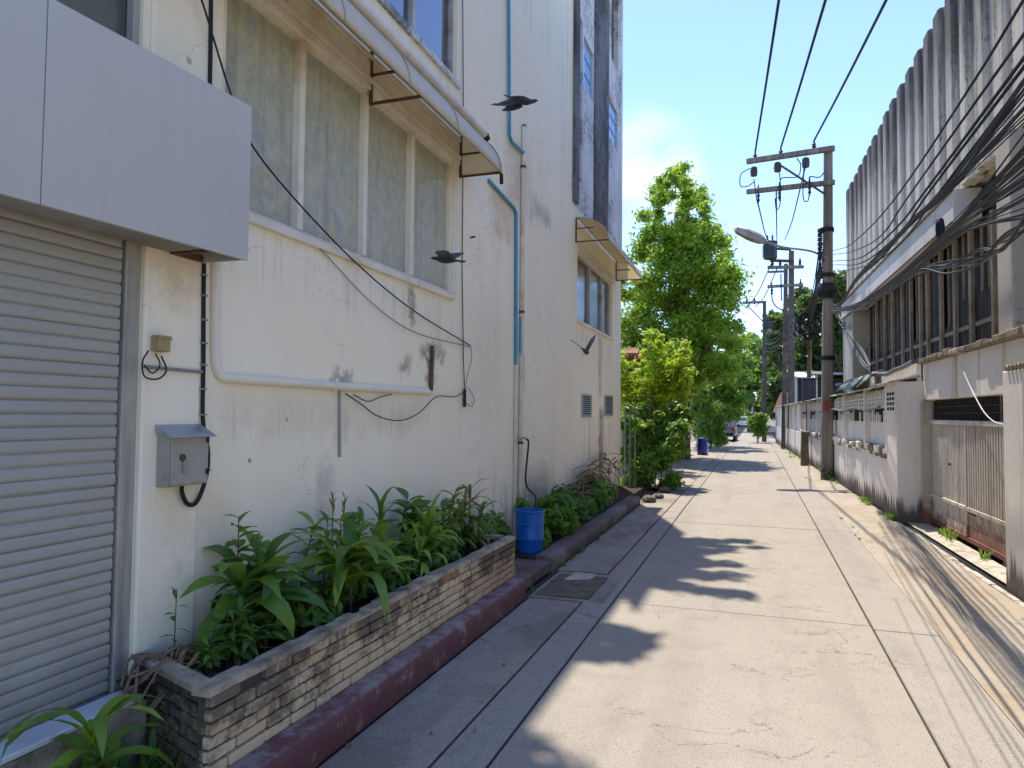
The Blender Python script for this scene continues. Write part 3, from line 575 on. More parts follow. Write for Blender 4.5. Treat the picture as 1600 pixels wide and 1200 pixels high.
# awnings
def awning(name, label, y0, y1, xo, zo, zt, ribs, gut=None, nbr=None, xt=XW+.02):
    t = thing(name, label, 'awning', (XW,(y0+y1)/2,zo), 'curved awnings on the white building')
    n = 10; pr = []
    for i in range(n+1):
        a = math.pi/2*i/n; pr.append((xt+(xo-xt)*math.sin(a), zo+(zt-zo)*math.cos(a)))
    b = MB(); m = 24
    for k in range(m+1):
        y = y0+(y1-y0)*k/m
        for (x,z) in pr: b.v.append((x,y,z+random.uniform(-.002,.002)))
    for k in range(m):
        for i in range(n): a = k*(n+1)+i; b.f.append((a,a+1,a+n+2,a+n+1))
    o = b.build('sheet', M['awning'], t, smooth=60); s = o.modifiers.new('s','SOLIDIFY'); s.thickness = .005
    for y in [y0+.01]+list(ribs)+[y1-.01]: MB().tube([(x,y,z+.006) for x,z in pr], .006, 5).build('rib', M['jbox'], t)
    MB().tube([(xo,y0,zo),(xo,y1,zo)], .006, 6).build('edge_bar', M['jbox'], t)
    for y in nbr or (y0+.012, y1-.012):
        MB().bar((XW+.015,y,zo-.01),(XW+.015,y,zt),.02).bar((XW+.015,y,zo),(xo,y,zo),.018).bar((XW+.015,y,zo+(zt-zo)*.55),(XW+(xo-XW)*.55,y,zo+(zt-zo)*.55),.016).build('bracket', M['rust'], t)
        if abs(y-y1) > .1: continue
        bb = MB(); c = len(bb.v); ys_ = y+.001
        poly = [(XW+.02,zo)]+[(x,z) for x,z in pr[::-1]]
        for x,z in poly: bb.v.append((x,ys_,z))
        bb.f.append(tuple(range(len(poly)))); bb.build('end_sheet', M['awning'], t)
    if gut:
        MB().tube([(gut[0],gut[2],gut[1]),(gut[0],gut[3],gut[1])], .038, 10).build('gutter_pipe', M['eave'], t, smooth=50)
        MB().tube([(gut[0],gut[3]-.02,gut[1]),(gut[0],gut[3]+.03,gut[1]-.03)], .042, 10).build('pipe_end', M['cable'], t)
    return t
rb = [at_x(p[0],p[1],-2.22)[1] for p in ((540,66),(641,154),(717,213))]
a1 = awning('curved_awning', 'long curved yellowed awning with a cream gutter pipe above the large window', 2.0, 6.14, -2.225, 3.835, 4.22, [2.9]+rb, (XW+.205,4.262,1.6,6.26), (4.46,6.128))
MB().tube([(-2.235,6.15,3.83),(-2.24,6.17,3.74)], .018, 7).build('drip_spout', M['cable'], a1)
awning('curved_awning', 'small curved awning over the narrow far window near the building corner', 10.7, 14.1, -2.12, 4.28, 4.66, [11.6,12.5,13.3])

# pipes and cables on the wall
def pipe(name, pts, r, mat, label, cat, group=None, seg=8, ends=None):
    o = MB().tube(pts, r, seg).build(name, mat, smooth=50); tag(o, label, cat, group); return o
def curve(pts, n=8):                                  # Catmull-Rom through the points
    P = [Vector(p) for p in pts]; P = [P[0]*2-P[1]]+P+[P[-1]*2-P[-2]]; out = []
    for i in range(1, len(P)-2):
        for k in range(n):
            t = k/n; a,b_,c,d = P[i-1],P[i],P[i+1],P[i+2]
            out.append(.5*((2*b_)+(c-a)*t+(2*a-5*b_+4*c-d)*t*t+(3*b_-a-3*c+d)*t**3))
    out.append(P[-2]); return out
wx = lambda px, py, o=.02: tuple(at_x(px, py, XW+o))
dp = thing('drain_pipe', 'cream painted drain pipe with a rusty top running down the wall', 'pipe', (XW+.03,7.98,.12))
yd = 7.98
MB().tube([(XW+.03,yd,.12),(XW+.03,yd,4.62)], .026, 10).build('lower_pipe', M['eave'], dp, smooth=50)
MB().tube([(XW+.03,yd+.02,4.62),(XW+.03,yd+.02,5.05)], .028, 10).build('upper_pipe', M['paleframe'], dp, smooth=50)
MB().ball((XW+.03,yd+.02,5.05), .03, 8, 5).build('cap', M['rust'], dp, smooth=60)
for z in (4.55,2.8,1.25): MB().lathe((XW+.03,yd,z),[(.034,-.015),(.034,.015)],10).build('collar', M['rust'], dp)
pipe('water_pipe', [wx(795,0,.03)[:2]+(11.,), wx(795,0,.03), wx(796,212,.03), wx(800,222,.03), wx(819,239,.03)], .02, M['pvcblue'], 'thin blue water pipe running up the wall beside the dark gliding bird', 'pipe', 'blue pipes')
wp = pipe('water_pipe', [wx(764,282,.02), wx(803,325,.02), wx(806.5,333,.02), wx(806,570,.02)], .02, M['pvcblue'], 'bent blue water pipe slanting from the awning then dropping down the wall', 'pipe', 'blue pipes')
pipe('water_pipe', [wx(806,572,.02), tuple(Vector(wx(806,572,.02))*Vector((1,1,0))+Vector((0,0,.13)))], .018, M['eave'], 'faded straight lower length of the water pipe beneath the bent blue pipe', 'pipe')
pipe('water_pipe', [wx(813,495,.05), wx(812.5,552,.05)], .014, M['pvcblue'], 'short blue pipe stub fixed against the cream drain pipe', 'pipe', 'blue pipes')
eb = thing('meter_cabinet', 'small grey metal cabinet with hooded lid on the pilaster by the shutter', 'electric box', (XW+.03,2.72,1.24))
MB().box(XW+.023,-2.556,2.591,2.84,1.24,1.492).build('body', M['ebox'], eb, bevel=.004)
dd = MB().box(-2.556,-2.548,2.598,2.834,1.247,1.485).build('door', M['ebox'], eb, bevel=.003)
MB().box(-2.548,-2.538,2.668,2.684,1.30,1.385).build('handle', M['steel'], dd, bevel=.004)
MB().lathe((-2.548,2.664,1.375),[(.017,0),(.017,.008),(.012,.012)],12,'x').build('lock', M['rust'], dd)
for z in (1.285,1.44): MB().box(-2.5485,-2.542,2.818,2.832,z,z+.028).build('hinge', M['cable'], dd)
MB().hexa([(XW+.024,2.575,1.495),(-2.525,2.575,1.468),(-2.525,2.86,1.468),(XW+.024,2.86,1.495),(XW+.024,2.575,1.53),(-2.522,2.575,1.474),(-2.522,2.86,1.474),(XW+.024,2.86,1.53)]).build('lid', M['lid'], eb, bevel=.002)
jb = thing('junction_box', 'small yellowed junction box with a loop of black wire by the shutter', 'junction box', (XW+.03,2.57,1.86))
MB().box(XW+.023,XW+.075,2.535,2.605,1.866,1.937).build('case', M['jbox'], jb, bevel=.006)
MB().box(XW+.030,XW+.0785,2.532,2.608,1.922,1.940).build('lid', M['jbox'], jb, bevel=.003)
MB().tube(curve([wx(232,548,.05),wx(223,565,.05),wx(226,588,.06),wx(247,592,.06),wx(260,578,.05),wx(252,556,.05)]), .004, 5).build('wire', M['cable'], jb)
MB().tube(curve([wx(243,552,.06),wx(250,570,.06),wx(238,583,.06),wx(225,570,.05)]), .0035, 5).build('wire', M['cable'], jb)
cd = thing('cable_conduit', 'black cable riser clipped up the edge of the pilaster and looping under the cabinet', 'cable', (XW+.03,2.9,1.5))
MB().tube(curve([wx(330,-40,.03),wx(328,125,.03),wx(319,415,.03),wx(318,560,.03),wx(317,655,.03),wx(325,705,.05),wx(322,745,.05),wx(308,783,.04),wx(294,788,.04),wx(285,772,.05),wx(284,758,.06)],6), .0105, 8).build('riser', M['cable'], cd, smooth=60)
for (px,py) in ((319,430),(319,462),(319,500),(318,536),(318,570),(317,608),(317,648),(324,735)): q = wx(px,py,.033); MB().box(q[0]-.014,q[0]+.014,q[1]-.014,q[1]+.014,q[2]-.004,q[2]+.004).build('clip', M['steel'], cd)
pipe('conduit', [wx(226,573,.035),wx(316,581,.035)], .008, M['steel'], 'short thin grey conduit between the junction box and the black cable riser', 'conduit')
tk = thing('cable_trunking', 'cream painted trunking bending from vertical to run along the wall under the long window', 'trunking', (XW,4,1.75))
MB().tube(curve([wx(337,400,.012),wx(336,520,.012),wx(337,565,.012),wx(346,588,.012),wx(370,592,.012)],6)+[Vector(wx(520,603,.012))], .028, 10).build('long_run', M['paintpipe'], tk, smooth=60)
MB().tube([wx(521,603,.012),wx(668,612,.012)], .030, 10).build('end_run', M['paintpipe'], tk, smooth=60)
q = wx(521,603,.012); MB().lathe((q[0],q[1],q[2]),[(.033,-.02),(.033,.03)],10,'y').build('joint', M['paintpipe'], tk)
pipe('stub_pipe', [wx(674,610,.02),wx(676,540,.02)], .016, M['rust'], 'dark rusty pipe stub standing up from the end of the trunking', 'pipe')
pipe('bracket_bar', [wx(531,608,.012),wx(531,714,.012)], .009, M['steel'], 'thin grey metal bar hanging on the wall below the trunking', 'bar')
pipe('slack_wire', curve([wx(540,615,.02),wx(565,632,.04),wx(590,650,.05),wx(625,657,.05),wx(655,645,.05),wx(682,620,.03),wx(710,620,.03),wx(726,612,.03)]), .0045, M['cable'], 'slack black wire drooping in a shallow loop below the trunking', 'wire', seg=5)
pipe('slack_wire', curve([wx(553,617,.02),wx(575,627,.03),wx(595,620,.03),wx(612,616,.02)]), .004, M['cable'], 'short brown wire curling beneath the trunking', 'wire', seg=5)
dl = thing('wall_cable', 'thin dark cable dropping straight down the wall to a black taped splice', 'cable', (XW+.02,6.3,1.7))
MB().tube([tuple(at_x(722,-2,XW+.02)*[1,1,0]+[0,0,9.5]), wx(723,0,.02),wx(724,200,.02),wx(722,420,.02),wx(724,560,.02),wx(726,612,.02)], .005, 5).build('cable', M['cable'], dl)
MB().tube([wx(726,608,.025),wx(726,636,.025)], .016, 7).build('splice', M['cable'], dl)
MB().tube(curve([wx(735,540,.02),wx(737,560,.02),wx(728,600,.02),wx(735,610,.03),wx(741,625,.03),wx(737,635,.03),wx(728,630,.03)]), .0035, 5).build('loop', M['greycable'], dl)
pipe('sagging_cable', curve([wx(290,-60,.08),wx(315,0,.08),wx(360,145,.075),wx(392,224,.075),wx(466,317,.07),wx(564,418,.06),wx(650,488,.05),wx(735,540,.03)]), .0055, M['cable'], 'black cable sagging diagonally across the long window down to the wall', 'cable', seg=6)
pipe('sagging_cable', curve([wx(480,370,.02),wx(511,400,.02),wx(583,475,.02),wx(650,520,.02),wx(735,542,.02)]), .0035, M['greycable'], 'thin grey wire sagging across the bare wall below the long window', 'cable', seg=5)
tp = thing('garden_tap', 'small tap with a black hose dropping into the blue bucket', 'tap', (XW+.03,8.15,1.25))
MB().tube([wx(814,687,.0),wx(814,687,.07)], .012, 7).tube([wx(812,685,.07),wx(822,684,.07)], .012, 7).build('spout', M['steel'], tp)
q = Vector(wx(822,686,.07)); 
MB().tube(curve([q, q+Vector((.03,.0,-.06)), q+Vector((.05,-.15,-.5)), Vector((-2.32,7.62,.66)), Vector((-2.30,7.42,.50))]), .011, 7).build('hose', M['cable'], tp, smooth=60)
# loose brick-cut bracket on the wall
pipe('wall_hook', [wx(735,371,.0), wx(742,370,.06)], .01, M['rust'], 'small rusty hook sticking out of the wall right of the large window', 'hook')

# ================================================================== PLANTER
pl = thing('brick_planter', 'long low planter of soot stained cream bricks along the foot of the white wall', 'planter', (-2.3,4.1,0))
PZ = .485
MB().box(-2.085,-2.035,2.30,5.99,0,PZ).hexa([(-2.64,2.545,0),(-2.085,2.335,0),(-2.085,2.40,0),(-2.64,2.61,0),(-2.64,2.545,PZ),(-2.085,2.335,PZ),(-2.085,2.40,PZ),(-2.64,2.61,PZ)]).box(-2.64,-2.10,5.93,5.99,0,PZ).build('core', M['mortar'], pl)
def brick_mesh():
    b = MB().box(-.5,.5,-.5,.5,-.5,.5); j = lambda: random.uniform(-.05,.05)
    b.v = [(x+j()*.6, y+j()*.5, z+j()) for x,y,z in b.v]
    bm = bmesh.new(); vs = [bm.verts.new(v) for v in b.v]; [bm.faces.new([vs[i] for i in f]) for f in b.f]
    bmesh.ops.bevel(bm, geom=bm.edges[:], offset=.06, segments=1, affect='EDGES'); me = bpy.data.meshes.new('brick'); bm.to_mesh(me); bm.free(); me.materials.append(M['brick']); return me
BMS = [brick_mesh() for _ in range(6)]
org = root_loc(pl)
def lay(pt, sx, sy, sz): inst('brick', random.choice(BMS), pl, Vector(pt)-org, (0,0,0), (sx,sy,sz))
nrow = 9; rh = PZ/nrow
for r in range(nrow):
    z = (r+.5)*rh; y = 2.285-(.09 if r%2 else 0)*random.uniform(.5,1)
    while y < 5.99:
        l = random.choice((.13,.16,.17,.19,.22)); a = max(y, 2.28); c = min(y+l, 6.0)
        if c-a > .03 and not (r == nrow-1 and random.random() < .02): lay((-2.026+random.uniform(-.005,.006), (a+c)/2, z), .034, c-a-.010, rh-.010)
        y += l
    x = -2.64
    while x < -2.05:
        l = random.choice((.13,.17,.2)); c = min(x+l, -2.045)
        if c-x > .03: inst('brick', random.choice(BMS), pl, Vector(((x+c)/2, 2.305-(((x+c)/2)+2.04)*.375+random.uniform(-.004,.004), z))-org, (0,0,-.359), (c-x-.006, .034, rh-.008))
        x += l
b = MB(); nn = 30
for k in range(nn):
    ya = 2.27+3.74*k/nn; yb = 2.27+3.74*(k+1)/nn; z = PZ+.026+random.uniform(-.007,.006)
    if k == 9: z -= .022
    b.hexa([(-2.092,ya,PZ-.002),(-2.006+random.uniform(-.003,.003),ya,PZ-.002),(-2.006,yb,PZ-.002),(-2.092,yb,PZ-.002),(-2.090,ya,z),(-2.010,ya,z),(-2.010,yb,z),(-2.090,yb,z)])
b.hexa([(-2.645,2.50,PZ-.002),(-2.092,2.285,PZ-.002),(-2.092,2.375,PZ-.002),(-2.645,2.59,PZ-.002),(-2.645,2.50,PZ+.02),(-2.092,2.285,PZ+.026),(-2.092,2.375,PZ+.026),(-2.645,2.59,PZ+.02)]).box(-2.645,-2.116,5.92,6.01,PZ-.002,PZ+.026).build('coping', M['coping'], pl)
rough = rough_sheet('soil', 2.42, 5.92, 60, lambda y: (-2.645,-2.10), lambda t: PZ-.07, M['soil'], nx=10, amp=.014); rough.parent = pl; rough.location = -org; 
del rough['kind']

# ------------------------------------------------------------------ leaves
_LC = {}
def leaf_mesh(shape, droop, mat, var=0):
    key = (shape, round(droop,2), mat, var)
    if key in _LC: return _LC[key]
    n = 6; wmax = {'strap':.062,'broad':.24,'lance':.13,'blade':.035}[shape]
    b = MB(); p = Vector((0,0,0)); ang = 0.; st = 1./n; rr = random.Random(repr(key))
    tw = rr.uniform(-.25,.25)
    for i in range(n+1):
        t = i/n; wdt = wmax*{'strap':(math.sin(math.pi*min(1,t*.85+.15))**.55 if t<1 else 0),'broad':max(0,math.sin(math.pi*t**.8))**.8,'lance':max(0,math.sin(math.pi*(t*.93+.05)))**1.0,'blade':(1-t)**.6}[shape]
        wdt = max(wdt, .004); side = Vector((math.cos(tw*t), 0, math.sin(tw*t))); up = .28*wdt; wav = rr.uniform(-.012,.012)
        b.v += [tuple(p-side*wdt+Vector((0,0,up+wav))), tuple(p), tuple(p+side*wdt+Vector((0,0,up-wav)))]
        ang -= droop/n*(.5+t); p = p+Vector((0, math.cos(ang)*st, math.sin(ang)*st))
    for i in range(n):
        a = 3*i; b.f += [(a,a+1,a+4,a+3),(a+1,a+2,a+5,a+4)]
    me = bpy.data.meshes.new('leaf'); me.from_pydata(b.v, [], b.f); me.polygons.foreach_set('use_smooth',[True]*len(me.polygons)); me.materials.append(M[mat]); me.update(); _LC[key] = me; return me
def put_leaf(par, org, p, az, el, L_, shape, droop, mat, wk=1., roll=None):
    me = leaf_mesh(shape, droop, mat, random.randrange(3))
    rot = Matrix.Rotation(az,4,'Z') @ Matrix.Rotation(el,4,'X') @ Matrix.Rotation(roll if roll is not None else random.gauss(0,.3),4,'Y')
    o = bpy.data.objects.new('leaf', me); COL.objects.link(o); o.parent = par
    o.matrix_local = Matrix.Translation(Vector(p)-org) @ rot @ Matrix.Diagonal((L_*wk, L_, L_*wk, 1)); return o
def plant(name, label, base, stems, mats, cat='plant', stem_mat='stem', keepin=True):
    """stems: list of dict(h, lean(x,y), n, L, shape, droop, el, r, t0) - leaves set spirally up each stem"""
    t = thing(name, label, cat, base); base = Vector(base); mbs = MB()
    for s in stems:
        d = Vector((s.get('lean',(0,0))[0], s.get('lean',(0,0))[1], 1.)); b0 = base+Vector(s.get('at',(0,0,0)))
        pts = [b0+Vector((d.x*s['h']*u*u, d.y*s['h']*u*u, s['h']*u)) for u in (0,.25,.5,.75,1)]
        r = s.get('r',.006); mbs.tube([base-Vector((0,0,.05)), pts[0]-Vector((0,0,.02))], [.005,.005], 4) if s.get('at') else None; mbs.tube([pts[0]-Vector((0,0,.03))]+pts[1:], [r,r*.9,r*.8,r*.65,r*.4], 5)
        az = random.random()*6.28; t0 = s.get('t0',.2)
        N_ = int(s['n']*1.45+.5) if s['n'] > 4 else s['n']
        for k in range(N_):
            u = t0+(1-t0)*(k+.5)/N_; i = min(3,int(u*4)); f = u*4-i; p = pts[i].lerp(pts[i+1], f)
            az += 2.4+random.gauss(0,.35); el = s.get('el',.5)+(u-.5)*s.get('dele',.8)+random.gauss(0,.18)
            LL = s['L']*s.get('ls',1.22)*random.uniform(.75,1.15)*(1-.35*abs(u-.45) if s['n']>4 else 1)
            a = az
            if keepin:  # leaves do not grow through the wall behind
                hx = -math.sin(a)
                if p.x+hx*LL*math.cos(el) < XW+.04: a = -a
            put_leaf(t, base, p, a, el, LL, s['shape'], s['droop']*random.uniform(.7,1.3), random.choice(mats) if not s.get('mat') else random.choice(s['mat']), s.get('wk',1.))
    mbs.build('stem', M[stem_mat], t); return t
S_ = lambda **k: k
zs = PZ-.05
plant('seedling', 'lone spindly seedling with few small leaves at the near end of the planter', (-2.53,2.63,zs), [S_(h=.34,n=6,ls=1.,L=.085,shape='lance',droop=.9,el=.35,r=.004,lean=(.02,0),t0=.12)], ['leaf_dark'])
plant('leafy_plant', 'tall drooping plant with long broad leaves nearest the lone spindly seedling', (-2.45,2.98,zs),
      [S_(h=.30,n=12,L=.40,shape='lance',droop=2.0,el=.7,r=.012,t0=.5,dele=.6), S_(h=.62,n=11,L=.12,shape='broad',droop=.9,el=.35,r=.006,at=(-.04,.02,0),lean=(-.06,.06),t0=.35), S_(h=.52,n=9,L=.13,shape='broad',droop=.8,el=.4,r=.006,at=(.05,.05,0),lean=(-.1,.12),t0=.35), S_(h=.36,n=7,L=.30,shape='lance',droop=1.2,el=.8,r=.01,at=(.04,.10,0),t0=.6)], ['leaf_mid','leaf_mid','leaf_dark'])
plant('low_weed', 'low dark bushy weed in the front of the planter below the drooping plant', (-2.24,2.95,zs), [S_(h=random.uniform(.16,.27),n=10,L=.10,shape='lance',droop=.8,el=.3,r=.004,at=(random.uniform(-.1,.08),random.uniform(-.25,.3),0),lean=(random.uniform(-.3,.3),random.uniform(-.4,.4))) for _ in range(9)], ['leaf_dark','leaf_dark','leaf_mid'])
plant('low_weed', 'small pale green weed sprouting from dark litter at the planter corner', (-2.33,2.60,zs), [S_(h=random.uniform(.07,.14),n=7,L=.07,shape='lance',droop=.8,el=.3,r=.003,at=(random.uniform(-.1,.1),random.uniform(-.1,.1),0),lean=(random.uniform(-.3,.3),random.uniform(-.4,.4))) for _ in range(5)], ['leaf_dark','leaf_mid'])
plant('stemmed_plant', 'bushy dark plant with reddish brown flower stalks standing above its leaves', (-2.44,3.75,zs),
      [S_(h=.50,n=12,L=.15,shape='lance',droop=.9,el=.4,r=.006,at=(random.uniform(-.12,.12),random.uniform(-.25,.25),0),lean=(random.uniform(-.1,.2),random.uniform(-.2,.2))) for _ in range(6)]+[S_(h=.66,n=5,L=.06,shape='lance',droop=.4,el=.9,r=.005,at=(0,.02,0),t0=.8,mat=['leaf_dry']),S_(h=.62,n=4,L=.06,shape='lance',droop=.4,el=.9,r=.005,at=(.03,.1,0),t0=.8,mat=['leaf_dry'])], ['leaf_dark','leaf_mid'])
plant('strap_leaf_plant', 'large plant with long strap leaves drooping over the planter rim onto the bricks', (-2.26,3.70,zs),
      [S_(h=.26,n=16,L=.46,shape='strap',droop=2.3,el=.95,r=.012,t0=.5,dele=.9,wk=1.25), S_(h=.30,n=9,L=.34,shape='lance',droop=1.8,el=.8,r=.01,at=(0,-.15,0),t0=.5), S_(h=.3,n=9,L=.30,shape='lance',droop=1.5,el=.6,r=.008,at=(.05,.22,0),t0=.3)], ['leaf_mid','leaf_mid','leaf_dark','leaf_lime'])
plant('upright_plant', 'narrow plant with a single tall upright leaf in the middle of the planter', (-2.42,4.32,zs), [S_(h=.46,n=9,L=.26,shape='strap',droop=1.0,el=1.0,r=.008,t0=.4,wk=1.3),S_(h=.42,n=10,L=.16,shape='lance',droop=.9,el=.4,r=.006,at=(.08,-.2,0)),S_(h=.34,n=9,L=.17,shape='lance',droop=.9,el=.4,r=.006,at=(.12,.15,0))], ['leaf_mid','leaf_dark','leaf_lime'])
plant('spiky_plant', 'bright yellow green plant with thin arching leaves spilling from the planter', (-2.28,4.78,zs), [S_(h=.30,n=30,L=.36,shape='strap',droop=2.0,el=.9,r=.012,t0=.45,wk=.75,dele=1.0), S_(h=.20,n=16,L=.34,shape='strap',droop=2.0,el=.7,r=.01,at=(.04,-.22,0),wk=.7,t0=.4)], ['leaf_lime','leaf_lime','leaf_mid'])
plant('broad_leaf_plant', 'dark broad leaved plant near the far end of the planter', (-2.46,5.05,zs), [S_(h=random.uniform(.38,.56),n=9,L=.18,shape='broad',droop=.8,el=.4,r=.007,at=(random.uniform(-.1,.12),random.uniform(-.25,.25),0),lean=(random.uniform(-.1,.2),random.uniform(-.2,.2))) for _ in range(6)], ['leaf_dark','leaf_dark','leaf_mid'])
plant('withered_plant', 'half withered plant with brown drooping leaves among the far planter greenery', (-2.38,5.48,zs), [S_(h=random.uniform(.28,.5),n=10,L=.27,shape='strap',droop=2.0,el=.7,r=.007,at=(random.uniform(-.1,.15),random.uniform(-.22,.22),0),lean=(random.uniform(-.1,.2),random.uniform(-.2,.2)),wk=.9) for _ in range(6)], ['leaf_dry','leaf_dark','leaf_mid','leaf_dark'])
plant('pale_plant', 'small pale lime plant at the very far corner of the planter', (-2.24,5.80,zs), [S_(h=.16,n=12,L=.26,shape='strap',droop=1.7,el=.9,r=.008,t0=.4,wk=.8)], ['leaf_lime','leaf_mid'])
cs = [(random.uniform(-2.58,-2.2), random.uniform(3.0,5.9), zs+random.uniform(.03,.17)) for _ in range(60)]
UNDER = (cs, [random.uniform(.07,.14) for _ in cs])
plant('floor_plant', 'big strap leaved plant sprouting from the ground below the shutter step', (-2.32,2.03,.0), [S_(h=.42,n=9,L=.33,shape='strap',droop=2.2,el=.75,r=.014,t0=.62,wk=1.15,dele=1.0),S_(h=.3,n=7,L=.28,shape='strap',droop=1.6,el=.5,r=.01,t0=.5,at=(.03,.05,0),wk=1.0)], ['leaf_mid','leaf_lime','leaf_mid'])
# roots and litter in the near corner of the planter
rt = thing('root_tangle', 'tangle of brown dry roots spilling over the near corner of the planter', 'roots', (-2.52,2.4,zs))
for k in range(14):
    a = Vector((-2.58+random.uniform(0,.20),2.66+random.uniform(-.10,.10),zs+.02)); 
    pts = [a, a+Vector((random.uniform(-.03,.06),-.07,.05)), a+Vector((random.uniform(-.03,.1),-.17,.05+random.uniform(-.01,.03))), a+Vector((random.uniform(-.02,.10),-.27,random.uniform(-.16,.04)))]
    MB().tube(curve(pts,4), random.uniform(.004,.011), 5).build('root', M['twig'], rt, smooth=60)
for k in range(26): put_leaf(rt, root_loc(rt), (-2.58+random.uniform(0,.42), 2.62+random.uniform(-.05,.5), zs+.02+random.uniform(0,.03)), random.random()*6.28, random.uniform(-.2,.5), random.uniform(.07,.13), 'lance', 1.0, 'leaf_dry')
# bucket
bk = thing('blue_bucket', 'blue plastic drum bucket standing on the bed under the hose', 'bucket', (-2.28,7.28,.12))
MB().lathe((-2.28,7.28,.12),[(.125,.0),(.135,.02),(.140,.05),(.146,.14),(.150,.145),(.150,.16),(.147,.165),(.152,.30),(.157,.305),(.157,.32),(.153,.325),(.158,.43),(.165,.435),(.165,.45),(.152,.45),(.148,.40),(.13,.06)],28).build('body', M['bucket'], bk, smooth=40)
MB().tube([(-2.28+.16*math.cos(a),7.28+.16*math.sin(a),.545+.0*a) for a in [math.pi*1.05+k*math.pi*.9/10 for k in range(11)]], .005,5).build('handle', M['bucket'], bk)

# ------------------------------------------------------------------ foliage masses (leaf cards scattered through clumps)
def leaf_cloud(name, centres, radii, n, size, mat, parent=None, flat=.8, up=.5, rng=RNG, shell=.45, kind=None, fuzz=.18):
    off = np.array(root_loc(parent)) if parent else np.zeros(3)
    C = np.array(centres, float); Rr = np.array(radii, float); wgt = Rr**2; k = rng.choice(len(C), n, p=wgt/wgt.sum())
    d = rng.normal(size=(n,3)); d /= np.linalg.norm(d,axis=1)[:,None]; r = rng.uniform(shell,1,n)**.7
    r *= 1+fuzz*rng.normal(size=n)
    P = C[k]+d*(Rr[k]*r)[:,None]*np.array([1,1,flat])
    nrm = d*.6+np.array([0,0,up])+rng.normal(size=(n,3))*.55; nrm /= np.linalg.norm(nrm,axis=1)[:,None]
    a = np.cross(nrm, rng.normal(size=(n,3))); a /= np.linalg.norm(a,axis=1)[:,None]; b = np.cross(nrm,a)
    s = size*rng.uniform(.6,1.35,n)[:,None]; a = a*s; b = b*s*.42; fold = nrm*s*.18
    V = np.empty((n,6,3)); V[:,0] = P-a; V[:,1] = P-a*.15+b+fold; V[:,2] = P+a-nrm*s*.25; V[:,3] = P-a*.15-b+fold; V[:,4] = P-a*.1; V[:,5] = P-a
    V = V[:,:5]; V = V.reshape(-1,3)-off
    i = (np.arange(n)*5)[:,None]; Fq = np.concatenate([i+np.array([[0,1,4]]), i+np.array([[1,2,4]]), i+np.array([[4,2,3]]), i+np.array([[0,4,3]])],1).reshape(-1,3)
    me = bpy.data.meshes.new(name); me.vertices.add(len(V)); me.vertices.foreach_set('co', V.ravel()); nf = len(Fq)
    me.loops.add(nf*3); me.loops.foreach_set('vertex_index', Fq.ravel()); me.polygons.add(nf); me.polygons.foreach_set('loop_start', np.arange(nf)*3); me.polygons.foreach_set('loop_total', np.full(nf,3))
    me.update(calc_edges=True); me.materials.append(M[mat]); o = bpy.data.objects.new(name, me); COL.objects.link(o)
    if parent: o.parent = parent
    if kind: o['kind'] = kind
    return o
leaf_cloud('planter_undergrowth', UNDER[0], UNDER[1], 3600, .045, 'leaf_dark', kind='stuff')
def limbs(t, base, top, cents, r0, mat='bark', name='trunk', nl=9):
    base = Vector(base); top = Vector(top); m = MB()
    pts = [base-Vector((0,0,.1))]+[base.lerp(top, u)+Vector((random.gauss(0,.03),random.gauss(0,.03),0))*(base-top).length*.3 for u in (.25,.5,.75,1)]
    MB().tube(pts, [r0*1.15,r0*.95,r0*.75,r0*.5,r0*.2], 9).build(name, M[mat], t, smooth=60)
    for c in [q for i_, q in enumerate(sorted(cents, key=lambda q: -q[2])) if i_ % max(1, len(cents)//nl) == 0]:
        c = Vector(c); u = max(.15, min(.92, ((c.z-base.z)/(top.z-base.z))-.18)); a = base.lerp(top, u)
        m.tube([a, a.lerp(c,.5)+Vector((0,0,.06*(c-a).length)), a.lerp(c,.92)], [r0*.38*(1-u*.6), r0*.22*(1-u*.5), r0*.06], 5)
    if m.v: m.build('limbs', M[mat], t, smooth=60)['kind'] = 'stuff'
def tree(name, label, base, top, cents, rads, n, size, mat, r0, group=None, cat='tree', **k):
    t = thing(name, label, cat, base, group); limbs(t, base, top, cents, r0); leaf_cloud('crown', cents, rads, n, size, mat, t, **k); return t
def px_cents(lst, Y0, dep):                       # clump centres from their place in the view, each at its own real distance
    out = []; rr = []
    for (px,py,r) in lst:
        Y = Y0+random.uniform(-dep,dep); out.append(tuple(at_y(px,py,Y))); rr.append(r*Y/F)
    return out, rr
random.seed(11)
# big roadside tree
lst = []
prof_ = [(268,1066,14),(282,1064,30),(298,1064,40),(312,1064,46),(326,1062,50),(346,1062,58),(370,1060,70),(398,1060,84),(430,1062,92),(465,1066,96),(500,1068,92),(535,1070,86),(565,1072,76),(588,1080,46)]
for (py,cx,hw) in prof_:
    for k in range(max(5,int(hw/4))):
        lst.append((cx-4+random.uniform(-hw,hw)*.98, py+random.uniform(-12,12), random.uniform(13,25) if py > 350 else random.uniform(8,14)))
cs, rs = px_cents(lst, 26.2, 1.9)
tree('roadside_tree', 'tall dense bright green tree on the left side of the lane', (-2.42,26.0,0), (-2.35,26.2,10.3), cs, rs, 58000, .10, 'leaf_tree', .21, flat=.85, shell=.12, fuzz=.42)
# clumps at the trunk foot and a second tree behind
lst = [(random.uniform(1085,1165),random.uniform(520,645),random.uniform(13,24)) for _ in range(24)]
cs, rs = px_cents(lst, 36, 3); tree('roadside_tree', 'yellow green tree just beyond the tall dense tree, its leaves hanging over the lane', (-2.6,36,0), (-2.3,36,5.6), cs, rs, 9000, .14, 'leaf_bush', .14, group=None)
